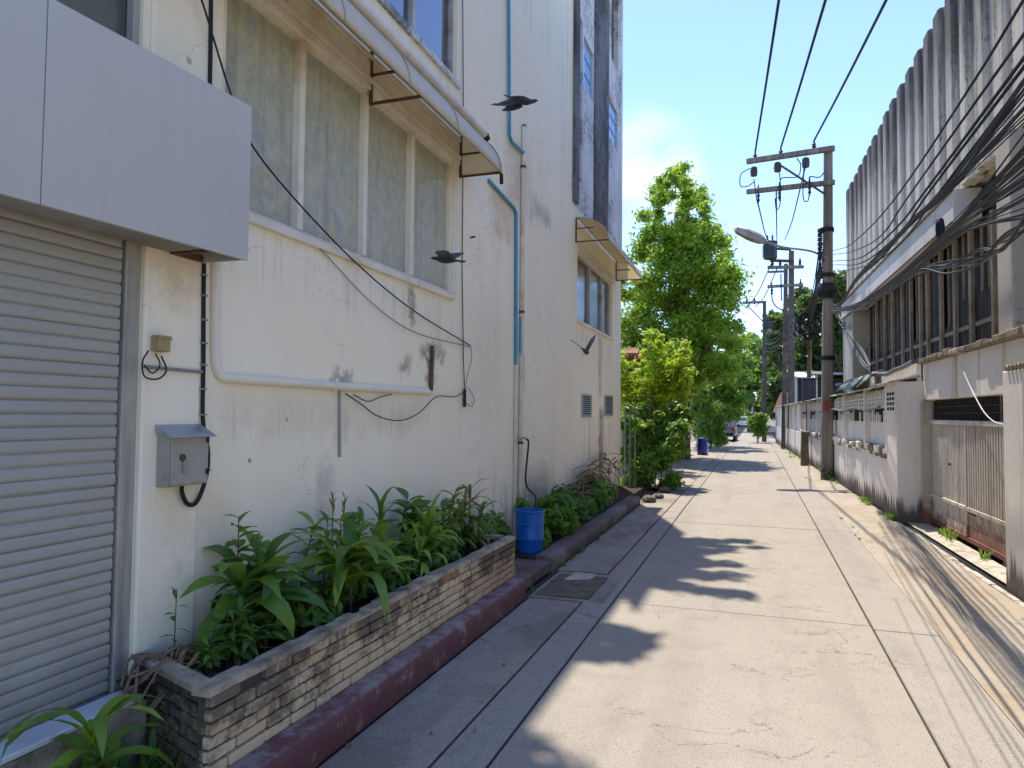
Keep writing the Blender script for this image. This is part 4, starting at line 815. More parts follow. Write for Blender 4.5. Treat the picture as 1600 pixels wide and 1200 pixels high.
# yellow shrub tree at the building corner
lst = []
for k in range(26):
    x0, y0 = random.uniform(972,1072), random.uniform(575,660); h = random.uniform(25,70); dx = random.uniform(-18,22)
    for q in range(5): lst.append((x0+dx*q/4, max(522, y0-h*q/4), random.uniform(6,12)))
lst += [(1012,522,7),(1016,534,9),(1046,540,7),(1062,556,8),(1080,580,7),(1070,600,8)]
cs, rs = px_cents(lst, 16.6, .6); tree('yellow_shrub', 'tall shrub with yellow green and reddish leaves at the corner of the white building', (-2.25,16.6,0), (-2.2,16.6,3.3), cs, rs, 11000, .066, 'leaf_yellow', .05, cat='shrub', up=.7, shell=.1, fuzz=.4)
lst = [(random.uniform(972,1056),random.uniform(630,770),random.uniform(6,14)) for _ in range(64)]+[(random.uniform(1020,1072),random.uniform(640,720),random.uniform(7,13)) for _ in range(22)]
cs, rs = px_cents(lst, 15.6, .6); tree('green_bush', 'dark green bush with drooping leaves at the lane edge beneath the yellow shrub', (-2.2,15.7,0), (-2.15,15.7,1.9), cs, rs, 10500, .075, 'leaf_bush', .04, cat='bush', shell=.15, fuzz=.35)
lst = [(random.uniform(966,1066),random.uniform(540,700),random.uniform(11,20)) for _ in range(46)]
cs, rs = px_cents(lst, 20.0, .7); cs = [(min(c[0], -2.05), c[1], c[2]) for c in cs]; tree('leafy_shrub', 'mid green leafy shrub filling the gap between the yellow shrub and the tall tree', (-2.6,20,0), (-2.5,20,3.2), cs, rs, 9000, .085, 'leaf_bush', .05, cat='shrub', shell=.15, fuzz=.35)
bz = thing('green_bamboo_stand', 'stand of thin dark upright stems behind the corner bush', 'stems', (-2.5,15.9,0))
for k in range(9):
    x, y = random.uniform(-2.75,-1.9), random.uniform(15.3,16.4); MB().tube([(x,y,0),(x+random.uniform(-.06,.06),y,random.uniform(1.2,2.4))], random.uniform(.010,.02), 5).build('stem', M['bark'], bz)
# shrubs in the bed beyond the bucket
random.seed(5)
for k,(y,lab) in enumerate(((7.9,'leafy green bush in the bed right behind the blue bucket'),(9.2,'drooping green bush in the middle of the narrow wall bed'),(10.6,'green bush near the far end of the wall bed under the heap of dry twigs'))):
    cs = [(-2.40+random.uniform(-.14,.22), y+random.uniform(-.65,.65), .28+random.uniform(-.1,.24)) for _ in range(13)]
    tree('bed_bush', lab, (-2.42,y,.12), (-2.4,y,.55), cs, [random.uniform(.10,.2) for _ in cs], 1500, .055, 'leaf_bush' if k != 1 else 'leaf_dark', .02, cat='bush')
cs = [(-2.45+random.uniform(-.1,.14), 6.6+random.uniform(-.4,.25), .22+random.uniform(0,.30)) for _ in range(9)]
tree('bed_bush', 'small dark bush growing between the planter end and the blue bucket', (-2.45,6.6,.1), (-2.45,6.6,.5), cs, [.12]*9, 900, .05, 'leaf_dark', .015, cat='bush')
tw = thing('twig_heap', 'heap of dry brown cut twigs leaning on the wall above the bed bushes', 'twigs', (-2.5,11.2,.12))
for k in range(130):
    y = random.uniform(8.4,13.2); zt_ = .22+.62*min(1,(y-8)/4); a = Vector((-2.52+random.uniform(-.08,.12), y, zt_*random.uniform(.5,1)+.05)); d = Vector((random.uniform(-.1,.25), random.choice((-1,1))*random.uniform(.4,1.1), random.uniform(-.22,.10)))
    q = a+d; q.x = max(q.x, XW+.03); q.y = min(q.y, 13.6); mid = a.lerp(q,.5)+Vector((.02,0,.03)); MB().tube([a,mid,q], random.uniform(.006,.014), 4).build('twig', M['twig'], tw)

# ================================================================== RIGHT SIDE
random.seed(21)
fw = thing('fence_wall', 'stained cream fence wall with vent block bands running along the right of the lane', 'fence wall', (rx(25),25,0))
posts = [12.87,14.86,17.53,20.2,22.9,25.6,28.3,31.0,33.7,36.4,39.1,41.8,44.5]
MB().rbox(0,.18,12.9,44.5,-.05,1.0).build('lower_wall', M['fence'], fw, bevel=.01)
MB().rbox(.06,.16,12.9,44.5,1.0,2.06).build('upper_wall', M['fence'], fw)
for y in posts: MB().rbox(-.03,.15,y-.07,y+.07,1.0 if y < 30 else 0,2.1).build('post', M['fence'], fw, bevel=.008)
for y in posts[:4]: MB().rbox(-.012,.03,y-.02,y+.02,.1,1.0).build('rib', M['fence'], fw)
for i,(ya,yb) in enumerate(zip(posts,posts[1:])):
    ya += .07; yb -= .07
    if i < 6:
        f = MB().rbox(.025,.062,ya,yb,1.135,1.15).rbox(.025,.062,ya,yb,1.49,1.505).build('panel_rail', M['fence'], fw)
        MB().rbox(.045,.064,ya+.05,yb-.05,1.50,1.74).build('dark_band', M['dark'], fw)
        MB().rbox(.045,.064,ya+.05,yb-.05,1.79,2.0).build('dark_band', M['dark'], fw)
        n = 9
        for k in range(n):
            y = ya+(yb-ya)*(k+.5)/n; MB().rbox(.0,.07,y-.03,y+.03,1.78,2.02).build('vent_block', M['fence'], fw, bevel=.004)
            if random.random() < .75: MB().rbox(.01,.075,y-.035+random.uniform(-.03,.03),y+.03,1.505,1.505+random.uniform(.1,.22)).build('vent_block', M['fence'], fw, bevel=.004)
        for z in (1.86,1.93): MB().rbox(.01,.05,ya,yb,z-.012,z+.012).build('vent_rail', M['fence'], fw)
        n = 8                                              # crumbling ledge
        for k in range(n):
            a = ya+(yb-ya)*k/n; c = ya+(yb-ya)*(k+1)/n
            if random.random() < .9: MB().rbox(-.06+random.uniform(-.02,.03),.0,a+.01,c-.02,1.0+random.uniform(-.02,.01),1.07+random.uniform(0,.05)).build('ledge_block', M['capdirt'] if random.random() < .6 else M['fence'], fw, bevel=.012)
            MB().rbox(-.03,-.001,a+.02,c-.03,.93+random.uniform(-.02,.02),.985).build('ledge_block', M['fence'] if random.random() < .5 else M['capdirt'], fw, bevel=.008)
# end pier with its vent lattice
MB().rbox(-.02,.40,12.10,12.86,-.05,2.14).build('end_pier', M['fence'], fw, bevel=.012)
for i in range(3):
    for j in range(4):
        y = 12.26+i*.19; z = 1.70+j*.078; MB().rbox(-.024,-.012,y,y+.13,z,z+.05).build('vent_hole', M['dark'], fw)
b = MB(); yy = 12.05
while yy < 44:
    l = random.uniform(.5,1.1); dz = random.uniform(-.012,.012); z = 2.14 if yy < 13 else 2.10
    MB().hexa([(rx(yy,-.13),yy,z-.03+dz),(rx(yy,.3),yy,z+.05+dz),(rx(yy+l,.3),yy+l-.01,z+.05-dz),(rx(yy+l,-.13),yy+l-.01,z-.03-dz),(rx(yy,-.13),yy,z-.005+dz),(rx(yy,.3),yy,z+.085+dz),(rx(yy+l,.3),yy+l-.01,z+.085-dz),(rx(yy+l,-.13),yy+l-.01,z-.005-dz)]).build('cap_slab', M['rubble'] if random.random() < .6 else M['capdirt'], fw, bevel=.006)
    yy += l
MB().rbox(.28,.34,12.2,19.5,2.12,2.42).build('back_wall', M['fence'], fw)
hp = []
for y in np.linspace(20.5,12.1,14): hp.append((rx(y,.22),y,2.38+.05*math.sin(y*1.3)+(.06 if y < 14 else 0)))
pipe('long_pipe', hp, .038, M['greycable'], 'long grey pipe laid along the top of the fence wall', 'pipe')
hp = [(rx(y,-.09),y,1.74+.03*math.sin(y*2.1)) for y in np.linspace(19.5,13.0,14)]
pipe('green_hose', hp, .022, M['tarp'], 'green hose slung along the front of the fence wall below the vent blocks', 'hose')
for k,(y,z,l,lab) in enumerate(((17.3,2.2,2.4,'crumpled green sheet slumped over the fence top beside the near pole'),(15.3,2.2,.7,'small dirty green sheet on the fence top near the long pipe'))):
    o = MB(); nx, ny = 6, 10
    for i in range(ny+1):
        for j in range(nx+1):
            yv = y+l*(i/ny-.5); o.v.append((rx(yv,-.05+.5*j/nx), yv, z+.26*math.sin(math.pi*j/nx*.75)+random.uniform(-.035,.035)))
    for i in range(ny):
        for j in range(nx): a = i*(nx+1)+j; o.f.append((a,a+1,a+nx+2,a+nx+1))
    oo = o.build('tarpaulin', M['tarp'], smooth=40); m = oo.modifiers.new('s','SOLIDIFY'); m.thickness = .012; tag(oo, lab, 'tarpaulin')
# gate portal
gp = thing('gate_portal', 'cream concrete gate portal with stained lintel and a square pillar', 'gateway', (rx(9.8,.3),9.8,0))
MB().rbox(.34,.52,7.45,12.09,1.85,2.40).build('lintel', M['fence'], gp, bevel=.01)
yy = 7.4
while yy < 12.1:
    l = random.uniform(.18,.42); MB().rbox(.27+random.uniform(-.03,.02),.62,yy,min(yy+l-.01,12.1),2.402,2.45+random.uniform(0,.05)).build('cap_stone', M['capdirt'] if random.random() < .7 else M['rubble'], gp, bevel=.015); yy += l
MB().rbox(0,.56,7.22,7.70,-.05,2.03).build('pillar', M['fence'], gp, bevel=.012)
MB().rbox(.30,.55,11.96,12.08,-.05,1.84).build('door_post', M['gaterib'], gp, bevel=.006)
for k in range(6): MB().tube([(rx(7.1+k*.09,-.02),7.1+k*.09,2.05),(rx(7.1+k*.09,.6),7.1+k*.09,2.14)], .03, 6).build('ridge', M['capdirt'], gp, smooth=60)
MB().rbox(.02,.40,1.0,7.2,-.05,2.0).build('side_wall', M['fence'], gp, bevel=.01)
for (ya,yb,za,zb) in ((5.6,7.0,1.62,1.70),(5.6,7.0,.86,.95)): MB().rbox(-.03,.02,ya,yb,za,zb).build('band', M['fence'], gp, bevel=.006)
for i in range(3):
    for j in range(4): y = 6.35+i*.2; z = 1.7+j*.075; MB().rbox(.012,.028,y,y+.13,z,z+.05).build('vent_hole', M['dark'], gp)
gt = thing('metal_gate', 'rusty ribbed two leaf metal gate under the cream lintel', 'gate', (rx(9.9,.42),9.9,.06))
O = .42
for (ya,yb,mt,n,dp_,nm) in ((10.34,11.94,'gate',26,.010,'left'),(7.66,10.26,'gaterib',30,.022,'right')):
    MB().rbox(O,O+.02,ya,yb,.47,1.52).build('leaf_sheet', M[mt], gt)
    for k in range(n):
        y = ya+(yb-ya)*(k+.5)/n; w_ = (yb-ya)/n*.28; MB().rbox(O-dp_,O,y-w_,y+w_,.48,1.50).build('rib', M[mt], gt, bevel=.002, seg=1)
    MB().rbox(O-.006,O+.02,ya,yb,.115,.44).build('kick_plate', M[mt], gt)
    MB().rbox(O-.035,O+.02,ya,yb,.435,.485).build('middle_rail', M[mt], gt, bevel=.004)
    MB().rbox(O-.035,O+.02,ya-.03,yb+.03,1.50,1.56).build('top_rail', M['gate'], gt, bevel=.004)
    MB().rbox(O-.025,O+.02,ya-.04,yb+.04,.055,.115).build('bottom_rail', M['gatered'], gt, bevel=.004)
MB().rbox(O-.03,O+.03,10.27,10.33,.115,1.5).build('middle_post', M['gaterib'], gt, bevel=.004)
MB().rbox(O+.03,O+.035,7.6,11.95,1.56,1.84).build('grille_back', M['dark'], gt)
for k in range(54):
    y = 7.68+k*.079; MB().rbox(O+.005,O+.015,y,y+.014,1.56,1.84).build('grille_bar', M['mesh'], gt)
for z in (1.65,1.74): MB().rbox(O-.003,O+.006,7.65,11.93,z,z+.012).build('grille_rail', M['mesh'], gt)
MB().rbox(O-.02,O-.006,10.0,10.24,.40,.47).build('latch', M['rust'], gt, bevel=.004)
MB().lathe((rx(11.0,O-.02),11.0,.97),[(.018,-.02),(.018,.02)],8,'x').build('lock', M['rust'], gt)
pipe('white_wire', curve([tuple(at_r(1500,568,.30)),tuple(at_r(1515,602,.30)),tuple(at_r(1535,640,.28)),tuple(at_r(1552,658,.26)),tuple(at_r(1570,664,.10))]), .007, M['whitecable'], 'white wire drooping from the lintel across the gate grille', 'wire', seg=5)

# concrete building behind the fence
cb = thing('concrete_building', 'old soot stained concrete building with tall vertical ribs along its upper wall', 'building', (rx(14,.8),14,0))
yy = 4.2; k = 0
while yy < 21.2:
    wd = .37; dz = random.uniform(-.015,.015); q = []
    zb_, zt_ = (4.70, 7.68+dz); y0, y1 = yy, min(yy+wd,21.35)
    dv = random.uniform(-.012,.012); pr = [(.72,y0-.02),(.555+dv,y0+.01),(.535+dv,y0+.05),(.535+dv,y1-.05),(.555+dv,y1-.01),(.72,y1+.01)]
    vv = [(rx(y,o_),y,z) for z in (zb_,zt_) for o_,y in pr]; b = MB(); b.v = vv; n = len(pr)
    b.f = [tuple(range(n))[::-1], tuple(range(n,2*n))]+[(i,(i+1)%n,(i+1)%n+n,i+n) for i in range(n)]
    b.build('concrete_rib', M['fins'], cb, bevel=.012, seg=1)
    MB().rbox(.595,.66,y1+.012,yy+.61,4.72,7.65+random.uniform(-.03,.02)).build('back_panel', M['fins'], cb)
    yy += .63; k += 1
MB().rbox(.76,7,4.2,21.3,4.75,7.5).build('upper_core', M['fins'], cb)
yb_ = [10.9,13.0,15.1,17.2,19.3,21.38]
for a,c in zip(yb_,yb_[1:]): MB().rbox(.46,.80,a+.004,c-.004,4.25,4.692).build('beam_panel', M['beam'], cb, bevel=.008)
MB().rbox(.43,.47,10.9,21.38,4.66,4.705).build('beam_lip', M['capdirt'], cb, bevel=.01)
MB().rbox(.44,.47,10.95,21.38,4.235,4.265).build('beam_lip', M['capdirt'], cb, bevel=.01)
MB().rbox(.50,.9,19.72,21.38,-.05,4.245).build('pier', M['column'], cb, bevel=.015)
MB().rbox(.5,7,21.0,21.36,-.05,4.7).build('end_wall', M['fins'], cb)
for y in (9.0,5.2): MB().rbox(.44,.86,y-.22,y+.22,-.05,4.69).build('column', M['column'], cb, bevel=.015)
for y in (9.6,10.42,11.3,12.05,12.8,13.6,14.1,14.8,15.5,16.4,17.2,18.1,19.1): MB().rbox(.745,.80,y-.045,y+.045,1.9,4.24).build('mullion', M['mullion'], cb, bevel=.006)
MB().rbox(.86,.90,4.2,20.9,2.0,4.74).build('glazing', M['grime'], cb)
yg = [9.6,10.42,11.3,12.05,12.8,13.6,14.1,14.8,15.5,16.4,17.2,18.1,19.1,19.72]
for a,c in zip(yg,yg[1:]):
    MB().rbox(.80,.815,a+.07,c-.07,2.05,random.choice((3.0,3.3,4.2))).build('pane', M['grime'], cb); MB().rbox(.79,.82,a+.06,c-.06,2.85,2.91).build('transom', M['mullion'], cb)
    nb = 3
    for j in range(1,nb): y = a+(c-a)*j/nb; MB().rbox(.80,.83,y-.012,y+.012,2.05,4.24).build('bar', M['mullion'], cb)
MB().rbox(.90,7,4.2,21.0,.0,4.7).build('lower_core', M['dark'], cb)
MB().rbox(.50,.9,9.3,19.7,1.78,2.02).build('sill_wall', M['column'], cb)
for k in range(9):
    y = random.uniform(10,18.5); s_ = random.uniform(.15,.3); 
ww = thing('junk_sacks', 'dusty grey sacks piled on the ledge behind the gate lintel', 'sacks', (rx(11.2,.7),11.2,2.02))
for k in range(5): y = 9.9+k*.52; MB().ball((rx(y,.68),y,2.02+.17), .23, 10, 7, (.55,1.1,random.uniform(.7,1.25))).build('sack', M['grime'], ww, smooth=80)

# ================================================================== POLES
def sqpole(t, b0, t0, w0, w1, mat='pole', name='shaft'):
    b0, t0 = Vector(b0), Vector(t0); q = []
    for p, w_ in ((b0,w0),(t0,w1)): q += [(p.x-w_/2,p.y-w_/2,p.z),(p.x+w_/2,p.y-w_/2,p.z),(p.x+w_/2,p.y+w_/2,p.z),(p.x-w_/2,p.y+w_/2,p.z)]
    return MB().hexa(q).build(name, M[mat], t, bevel=w0*.14)
def insulator(t, p, h=.22, r=.05, name='insulator'):
    return MB().lathe(p,[(r*.4,0),(r*.4,h*.1),(r,h*.15),(r*.5,h*.3),(r,h*.4),(r*.5,h*.55),(r,h*.65),(r*.5,h*.8),(r*.35,h)],9).build(name, M['insul'], t, smooth=40)
GP = 'utility poles along the right of the lane'
P1 = thing('utility_pole', 'nearest tall square concrete pole with two long cross arms and mossy base', 'pole', (1.69,19.4,0), GP)
sqpole(P1, (1.69,19.4,-.1), (1.78,19.4,8.42), .285, .20)
for (a,c,w_) in (((1167,256,20.0),(1304,232,19.24),.13),((1167,303,20.0),(1304,285,19.24),.12)):
    pa, pc = Vector(at_y(*a)), Vector(at_y(*c)); pa.y -= .18; pc.y -= .02; MB().bar(pa, pc, w_, w_).build('cross_arm', M['pole'], P1, bevel=.012)
MB().bar(Vector(at_y(1219,258,19.5)), Vector(at_y(1290,304,19.2)), .05, .05).build('brace', M['rust'], P1)
for (px,py,Y) in ((1178,268,19.75),(1215,261,19.55),(1259,254,19.35)):
    q = at_y(px,py,Y); MB().lathe(tuple(q-np.array([0,0,.14])),[(.03,0),(.085,.02),(.095,.12),(.085,.24),(.04,.27)],10).build('cutout_fuse', M['insul'], P1, smooth=40)
for (px,py,Y) in ((1180,243,19.8),(1220,237,19.6),(1272,226,19.35)): insulator(P1, tuple(at_y(px,py+10,Y)), .26, .06)
for (px,py,Y) in ((1185,300,19.7),(1218,296,19.5),(1265,288,19.3)): insulator(P1, tuple(at_y(px,py+18,Y)), .50, .045, 'arrester')
def droop(px_pts, Y, r=.014, name='jumper', t=P1, mat='cable'): MB().tube(curve([tuple(at_y(a,b,Y)) for a,b in px_pts]), r, 5).build(name, M[mat], t, smooth=60)
droop([(1172,263),(1158,272),(1157,290),(1168,291),(1178,284)], 19.75); droop([(1216,262),(1219,282),(1219,318),(1213,327),(1211,310)], 19.5); droop([(1245,247),(1251,258),(1246,276),(1222,278),(1219,290)], 19.4); droop([(1265,300),(1262,314),(1255,308),(1256,262)], 19.3); droop([(1288,269),(1280,277),(1266,276),(1265,284)], 19.2); droop([(1178,280),(1182,310),(1185,322)], 19.7)
for z in (6.3,5.15,4.6,3.05): MB().lathe((1.72,19.4,z),[(.185,-.05),(.185,.05)],12).build('clamp_band', M['cable'], P1)
MB().lathe((1.725,19.4,4.78),[(.20,-.16),(.26,-.05),(.25,.05),(.19,.16)],12).build('cable_wrap', M['cable'], P1)
MB().box(1.60,1.785,19.235,19.262,1.72,1.98).build('red_mark', M['redpaint'], P1)
for k in range(7): q = at_y(1281,360+k*7.2,19.2); MB().lathe(tuple(q),[(.05,-.045),(.07,-.02),(.04,0),(.07,.02),(.05,.045)],8).build('spool', M['insul'], P1)
MB().bar(at_y(1281,357,19.25), at_y(1281,410,19.25), .03).build('spool_rack', M['rust'], P1)
# street lamp on an arm of the pole
sln = thing('street_lamp', 'grey street lamp head on a thin arm reaching over the lane from the near pole', 'street lamp', tuple(at_y(1290,400,19.3)))
a, c = Vector(at_y(1147,357,18.9)), Vector(at_y(1196,378,18.9)); d = (c-a).normalized(); u = Vector((0,1,0)); v = d.cross(u); v = -v if v.z < 0 else v
b = MB(); Ls = (c-a).length
for (t_,w_,h0,h1) in ((0,.05,-.02,.03),(.08,.15,-.07,.08),(.45,.20,-.10,.13),(.8,.17,-.09,.12),(1.0,.07,-.04,.055)):
    p = a+d*Ls*t_
    for (s0,s1) in ((-1,h0),(1,h0),(1,h1*.5),(.55,h1),(-.55,h1),(-1,h1*.5)): b.v.append(tuple(p+u*w_*s0+v*s1))
for i in range(4):
    for k in range(6): b.f.append((i*6+k,i*6+(k+1)%6,(i+1)*6+(k+1)%6,(i+1)*6+k))
b.f += [tuple(range(6))[::-1], tuple(range(24,30))]; b.build('housing', M['lamp'], sln, smooth=40)
p0, p1 = a+d*Ls*.12, a+d*Ls*.66; MB().hexa([p0-u*.12-v*.088,p0+u*.12-v*.088,p1+u*.15-v*.115,p1-u*.15-v*.115,p0-u*.1-v*.06,p0+u*.1-v*.06,p1+u*.12-v*.08,p1-u*.12-v*.08]).build('lens', M['lampglass'], sln, bevel=.01)
MB().tube(curve([c-d*.05, at_y(1222,386,19.0), at_y(1265,392,19.15), at_y(1292,403,19.3)]), .028, 7).build('arm', M['steel'], sln, smooth=60)
pc = a+d*Ls*.62+v*.07; MB().lathe(tuple(pc),[(.035,0),(.035,.06),(.02,.075)],8).build('photocell', M['cable'], sln)
# twin pole with transformer
yA = float(at_z(1236,704)[1]); yB = float(at_z(1225,701)[1])
P2 = thing('utility_pole', 'right hand pole of the farther close pair, taller and in front of its mate', 'pole', tuple(at_z(1236,704)), GP)
sqpole(P2, at_z(1236,704.5), at_y(1236.5,392,yA), .31, .23, 'poledark')
P3 = thing('utility_pole', 'left hand pole of the farther close pair, slightly shorter and darker', 'pole', tuple(at_z(1225,701)), GP)
sqpole(P3, at_z(1224.5,701.5), at_y(1228,412,yB), .24, .18, 'poledark')
for (x0,y0,x1,y1,w_) in ((1199,418,1256,417,.14),(1199,448,1255,445,.13),(1200,425,1226,424,.10)): MB().bar(at_y(x0,y0,yA-.2), at_y(x1,y1,yA-.2), w_).build('cross_arm', M['pole'], P2, bevel=.01)
for (px,py) in ((1207,410),(1219,411),(1250,409)): insulator(P2, tuple(at_y(px,py+6,yA-.2)), .34, .08)
for (px,py) in ((1206,446),(1251,440)): insulator(P2, tuple(at_y(px,py+16,yA-.2)), .6, .07, 'arrester')
MB().bar(at_y(1203,388,yA-.2), at_y(1236,390,yA-.1), .10).bar(at_y(1203,407,yA-.2), at_y(1240,408,yA-.1), .12).build('bracket', M['rust'], P2)
tf = thing('pole_transformer', 'dark round transformer hung beside the top of the farther pair of poles', 'transformer', tuple(at_y(1205,404,yA-.3)))
q = at_y(1203.5,405,yA-.35); MB().lathe(tuple(q),[(.26,0),(.31,.04),(.31,.72),(.33,.74),(.33,.80),(.22,.86)],14).build('tank', M['transformer'], tf, smooth=40)
for dx in (-.12,.1): insulator(tf, (q[0]+dx,q[1],q[2]+.85), .3, .06)
for k in range(6): a_ = k*.5+2.6; MB().box(q[0]+.33*math.cos(a_)-.012,q[0]+.33*math.cos(a_)+.012,q[1]+.33*math.sin(a_)-.03,q[1]+.33*math.sin(a_)+.03,q[2]+.1,q[2]+.65).build('cooling_fin', M['transformer'], tf)
droop([(1206,455),(1207,470),(1214,480),(1226,486)], yA-.3, .03, t=P2); droop([(1220,428),(1221,470)], yA-.3, .03, t=P2)
yC = float(at_z(1257,727)[1])
P4 = thing('timber_post', 'short thick yellowish timber post standing left of the nearest pole', 'post', tuple(at_z(1257,727)))
sqpole(P4, at_z(1257,728), at_y(1257.5,674,yC), .235, .22, 'timber')
P5 = thing('utility_pole', 'thin old post wrapped in tangled black cables between the near pole and the pair', 'pole', tuple(at_z(1263,724)), GP)
yD = float(at_z(1263,724)[1]); MB().tube([at_z(1263,725), at_y(1264,600,yD), at_y(1267,470,yD)], [.085,.075,.06], 8).build('shaft', M['timber'], P5, smooth=60)
cc = thing('cable_tangle', 'dark tangled coil of black cables on the thin post', 'cable coil', tuple(at_y(1265,505,yD-.1)))
for k in range(16):
    c0 = at_y(1265+random.gauss(0,4),505+random.gauss(0,13),yD-.12); r_ = random.uniform(.12,.42); ax = random.uniform(-.6,.6)
    MB().tube([(c0[0]+r_*math.cos(a_)*.9, c0[1]+r_*math.cos(a_)*ax*.3-.05*k/16, c0[2]+r_*math.sin(a_)*random.uniform(.85,1.1)) for a_ in np.linspace(0,6.1,16)], .018, 5).build('loop', M['cable'], cc)
q = at_y(1265,628,yD-.25); bx = thing('meter_cabinet', 'dark blue meter cabinet fixed to the thin post above the timber post', 'electric box', tuple(q))
MB().box(q[0]-.22,q[0]+.20,q[1]-.10,q[1]+.22,q[2],q[2]+.76).build('body', M['meter'], bx, bevel=.015); MB().box(q[0]-.18,q[0]+.16,q[1]-.115,q[1]-.10,q[2]+.05,q[2]+.70).build('door', M['meter'], bx, bevel=.006); MB().hexa([(q[0]-.26,q[1]-.18,q[2]+.76),(q[0]+.24,q[1]-.18,q[2]+.76),(q[0]+.24,q[1]+.25,q[2]+.80),(q[0]-.26,q[1]+.25,q[2]+.80),(q[0]-.26,q[1]-.18,q[2]+.79),(q[0]+.24,q[1]-.18,q[2]+.79),(q[0]+.24,q[1]+.25,q[2]+.83),(q[0]-.26,q[1]+.25,q[2]+.83)]).build('roof', M['meter'], bx)
q = at_y(1306,640,19.62); sgn = MB().box(q[0]-.25,q[0]+.26,q[1]-.01,q[1]+.01,q[2]-.02,q[2]+.46).build('green_plate', M['greensign'], bevel=.004); tag(sgn, 'plain green sheet tied behind the nearest pole at head height', 'plate')
yE = 46.
P6 = thing('utility_pole', 'far dark pole with one arm pointing left above the end of the lane', 'pole', tuple(at_z(1194,688)), GP)
sqpole(P6, (at_y(1194,688,yE)[0],yE,-.1), at_y(1194.5,470,yE), .28, .2, 'poledark')
MB().bar(at_y(1160,473,yE), at_y(1196,472,yE), .14).build('cross_arm', M['pole'], P6); MB().bar(at_y(1167,477,yE), at_y(1193,503,yE), .06).build('brace', M['rust'], P6)
for px in (1167,1179): insulator(P6, tuple(at_y(px,476,yE)), .4, .09)
MB().box(*(lambda q: (q[0]-.3,q[0]+.3,yE-.3,yE+.1,q[2]-.2,q[2]+.2))(at_y(1200,508,yE))).build('switch_box', M['transformer'], P6, bevel=.03)

# ------------------------------------------------------------------ overhead wires
def wire(pts, r, label, group=None, mat='cable', n=8, seg=5, name='overhead_wire'):
    o = MB().tube(curve(pts,n) if n else pts, r, seg).build(name, M[mat], smooth=70); tag(o, label, 'wire', group); return o
GH = 'three bare power lines overhead'
for (a,c,lab) in (((1180,243,19.8),(1217,0,11.6),'leftmost of the three power lines crossing the open sky'),((1220,237,19.6),(1290,0,11.6),'middle one of the three power lines crossing the open sky'),((1272,226,19.35),(1385,0,11.4),'rightmost of the three power lines crossing the open sky')):
    p, q = Vector(at_y(*a))+Vector((0,0,.1)), Vector(at_y(*c)); d = (q-p); e = p+d*(27/8.0); e.z = p.z+.2
    mid = p+d*.5+Vector((0,0,-.03)); wire([p, mid, q, p+d*2.0+Vector((0,0,.1)), e], .025, lab, GH)
GF = 'wires between the near pole and the farther pair'
for (a,c,Y1) in (((1185,320,19.7),(1203,378,34.5),0),((1213,300,19.5),(1214,380,34.5),0),((1258,262,19.3),(1226,375,34.5),0)):
    p, q = Vector(at_y(*a)), Vector(at_y(*c)); wire([p, p.lerp(q,.5)+Vector((0,0,-.25)), q], .02, 'thin wire slanting from the near cross arms down to the farther pair of poles', GF)
for (a,c) in (((1205,412,34.4),(1166,480,46)),((1214,420,34.4),(1180,480,46))): p, q = Vector(at_y(*a)), Vector(at_y(*c)); wire([p, p.lerp(q,.5)+Vector((0,0,-.3)), q], .025, 'distant wire running from the pair of poles to the far single pole', 'distant wires')
PA, PB = .88, .040
def tele(pts, r, dx=0., ext=True):
    Q = curve([(x, y, 0) for x, y in pts], 6)
    P = [Vector(at_p(q.x, q.y, PA+dx, PB)) for q in Q]
    if ext:
        d = (P[-1]-P[-3]).normalized(); L0 = P[-1].copy(); s0 = d.z
        for k in range(1, 9):
            t_ = k*1.1; P.append(L0+Vector((d.x, d.y, 0))*t_+Vector((0,0,s0*t_*max(.0,1-t_/9)+.012*t_*t_)))
    return P
GT = 'telecom cables along the right side'
labA = 'black cable strung from the near pole up across the ribbed concrete wall'
labE = 'black cable in the thick bundle crossing the pale beam'
labF = 'black cable in the drooping bundle below the pale beam'
for pts, r in (([(1302,392),(1337,376),(1407,299),(1525,122),(1597,4)],.012),([(1302,398),(1337,391),(1380,365),(1425,299),(1592,65)],.012),([(1302,408),(1350,400),(1405,351),(1447,297),(1599,92)],.014),([(1302,414),(1350,409),(1410,360),(1454,297),(1599,106)],.014),([(1302,424),(1330,421),(1370,408),(1415,372),(1468,300),(1599,128)],.011)):
    wire(tele(pts,r), r*.58, labA, GT+' above', n=0)
for k in range(19):
    j = lambda s: random.gauss(0,s); sp_ = random.uniform(-1,1)
    wire(tele([(1300,478+j(2)),(1316,470+j(2)),(1337,440+j(2.5)+sp_*3),(1376,400+j(2.5)+sp_*4),(1425,347+j(2.5)+sp_*5),(1490,286+j(2.5)+sp_*8),(1599,160+j(5)+sp_*34)],.013,j(.09)), random.choice((.003,.0036,.0045,.006)), labE, GT+' in the upper bundle', n=0)
for k in range(27):
    j = lambda s: random.gauss(0,s); sp_ = random.uniform(-1,1)
    wire(tele([(1298,484+j(2)),(1337,478+j(2)),(1387,448+j(3)+sp_*4),(1430,412+j(3)+sp_*8),(1500,352+j(3)+sp_*14),(1599,275+j(6)+sp_*62)],.013,j(.14)), random.choice((.0028,.0035,.0043,.0055)), labF, GT+' in the lower bundle', n=0)
for k in range(9):
    j = lambda s: random.gauss(0,s)
    wire(tele([(1300,486+j(3)),(1352,478+j(4)),(1430,425+j(5)),(1480,414+j(6)),(1530,402+j(7)),(1568,380+j(9)),(1599,352+j(10))],.01,j(.12)), .0045, 'slack black cable sagging below the lower bundle in front of the dark windows', 'slack cables below the bundle', mat=random.choice(('cable','greycable')), n=0)
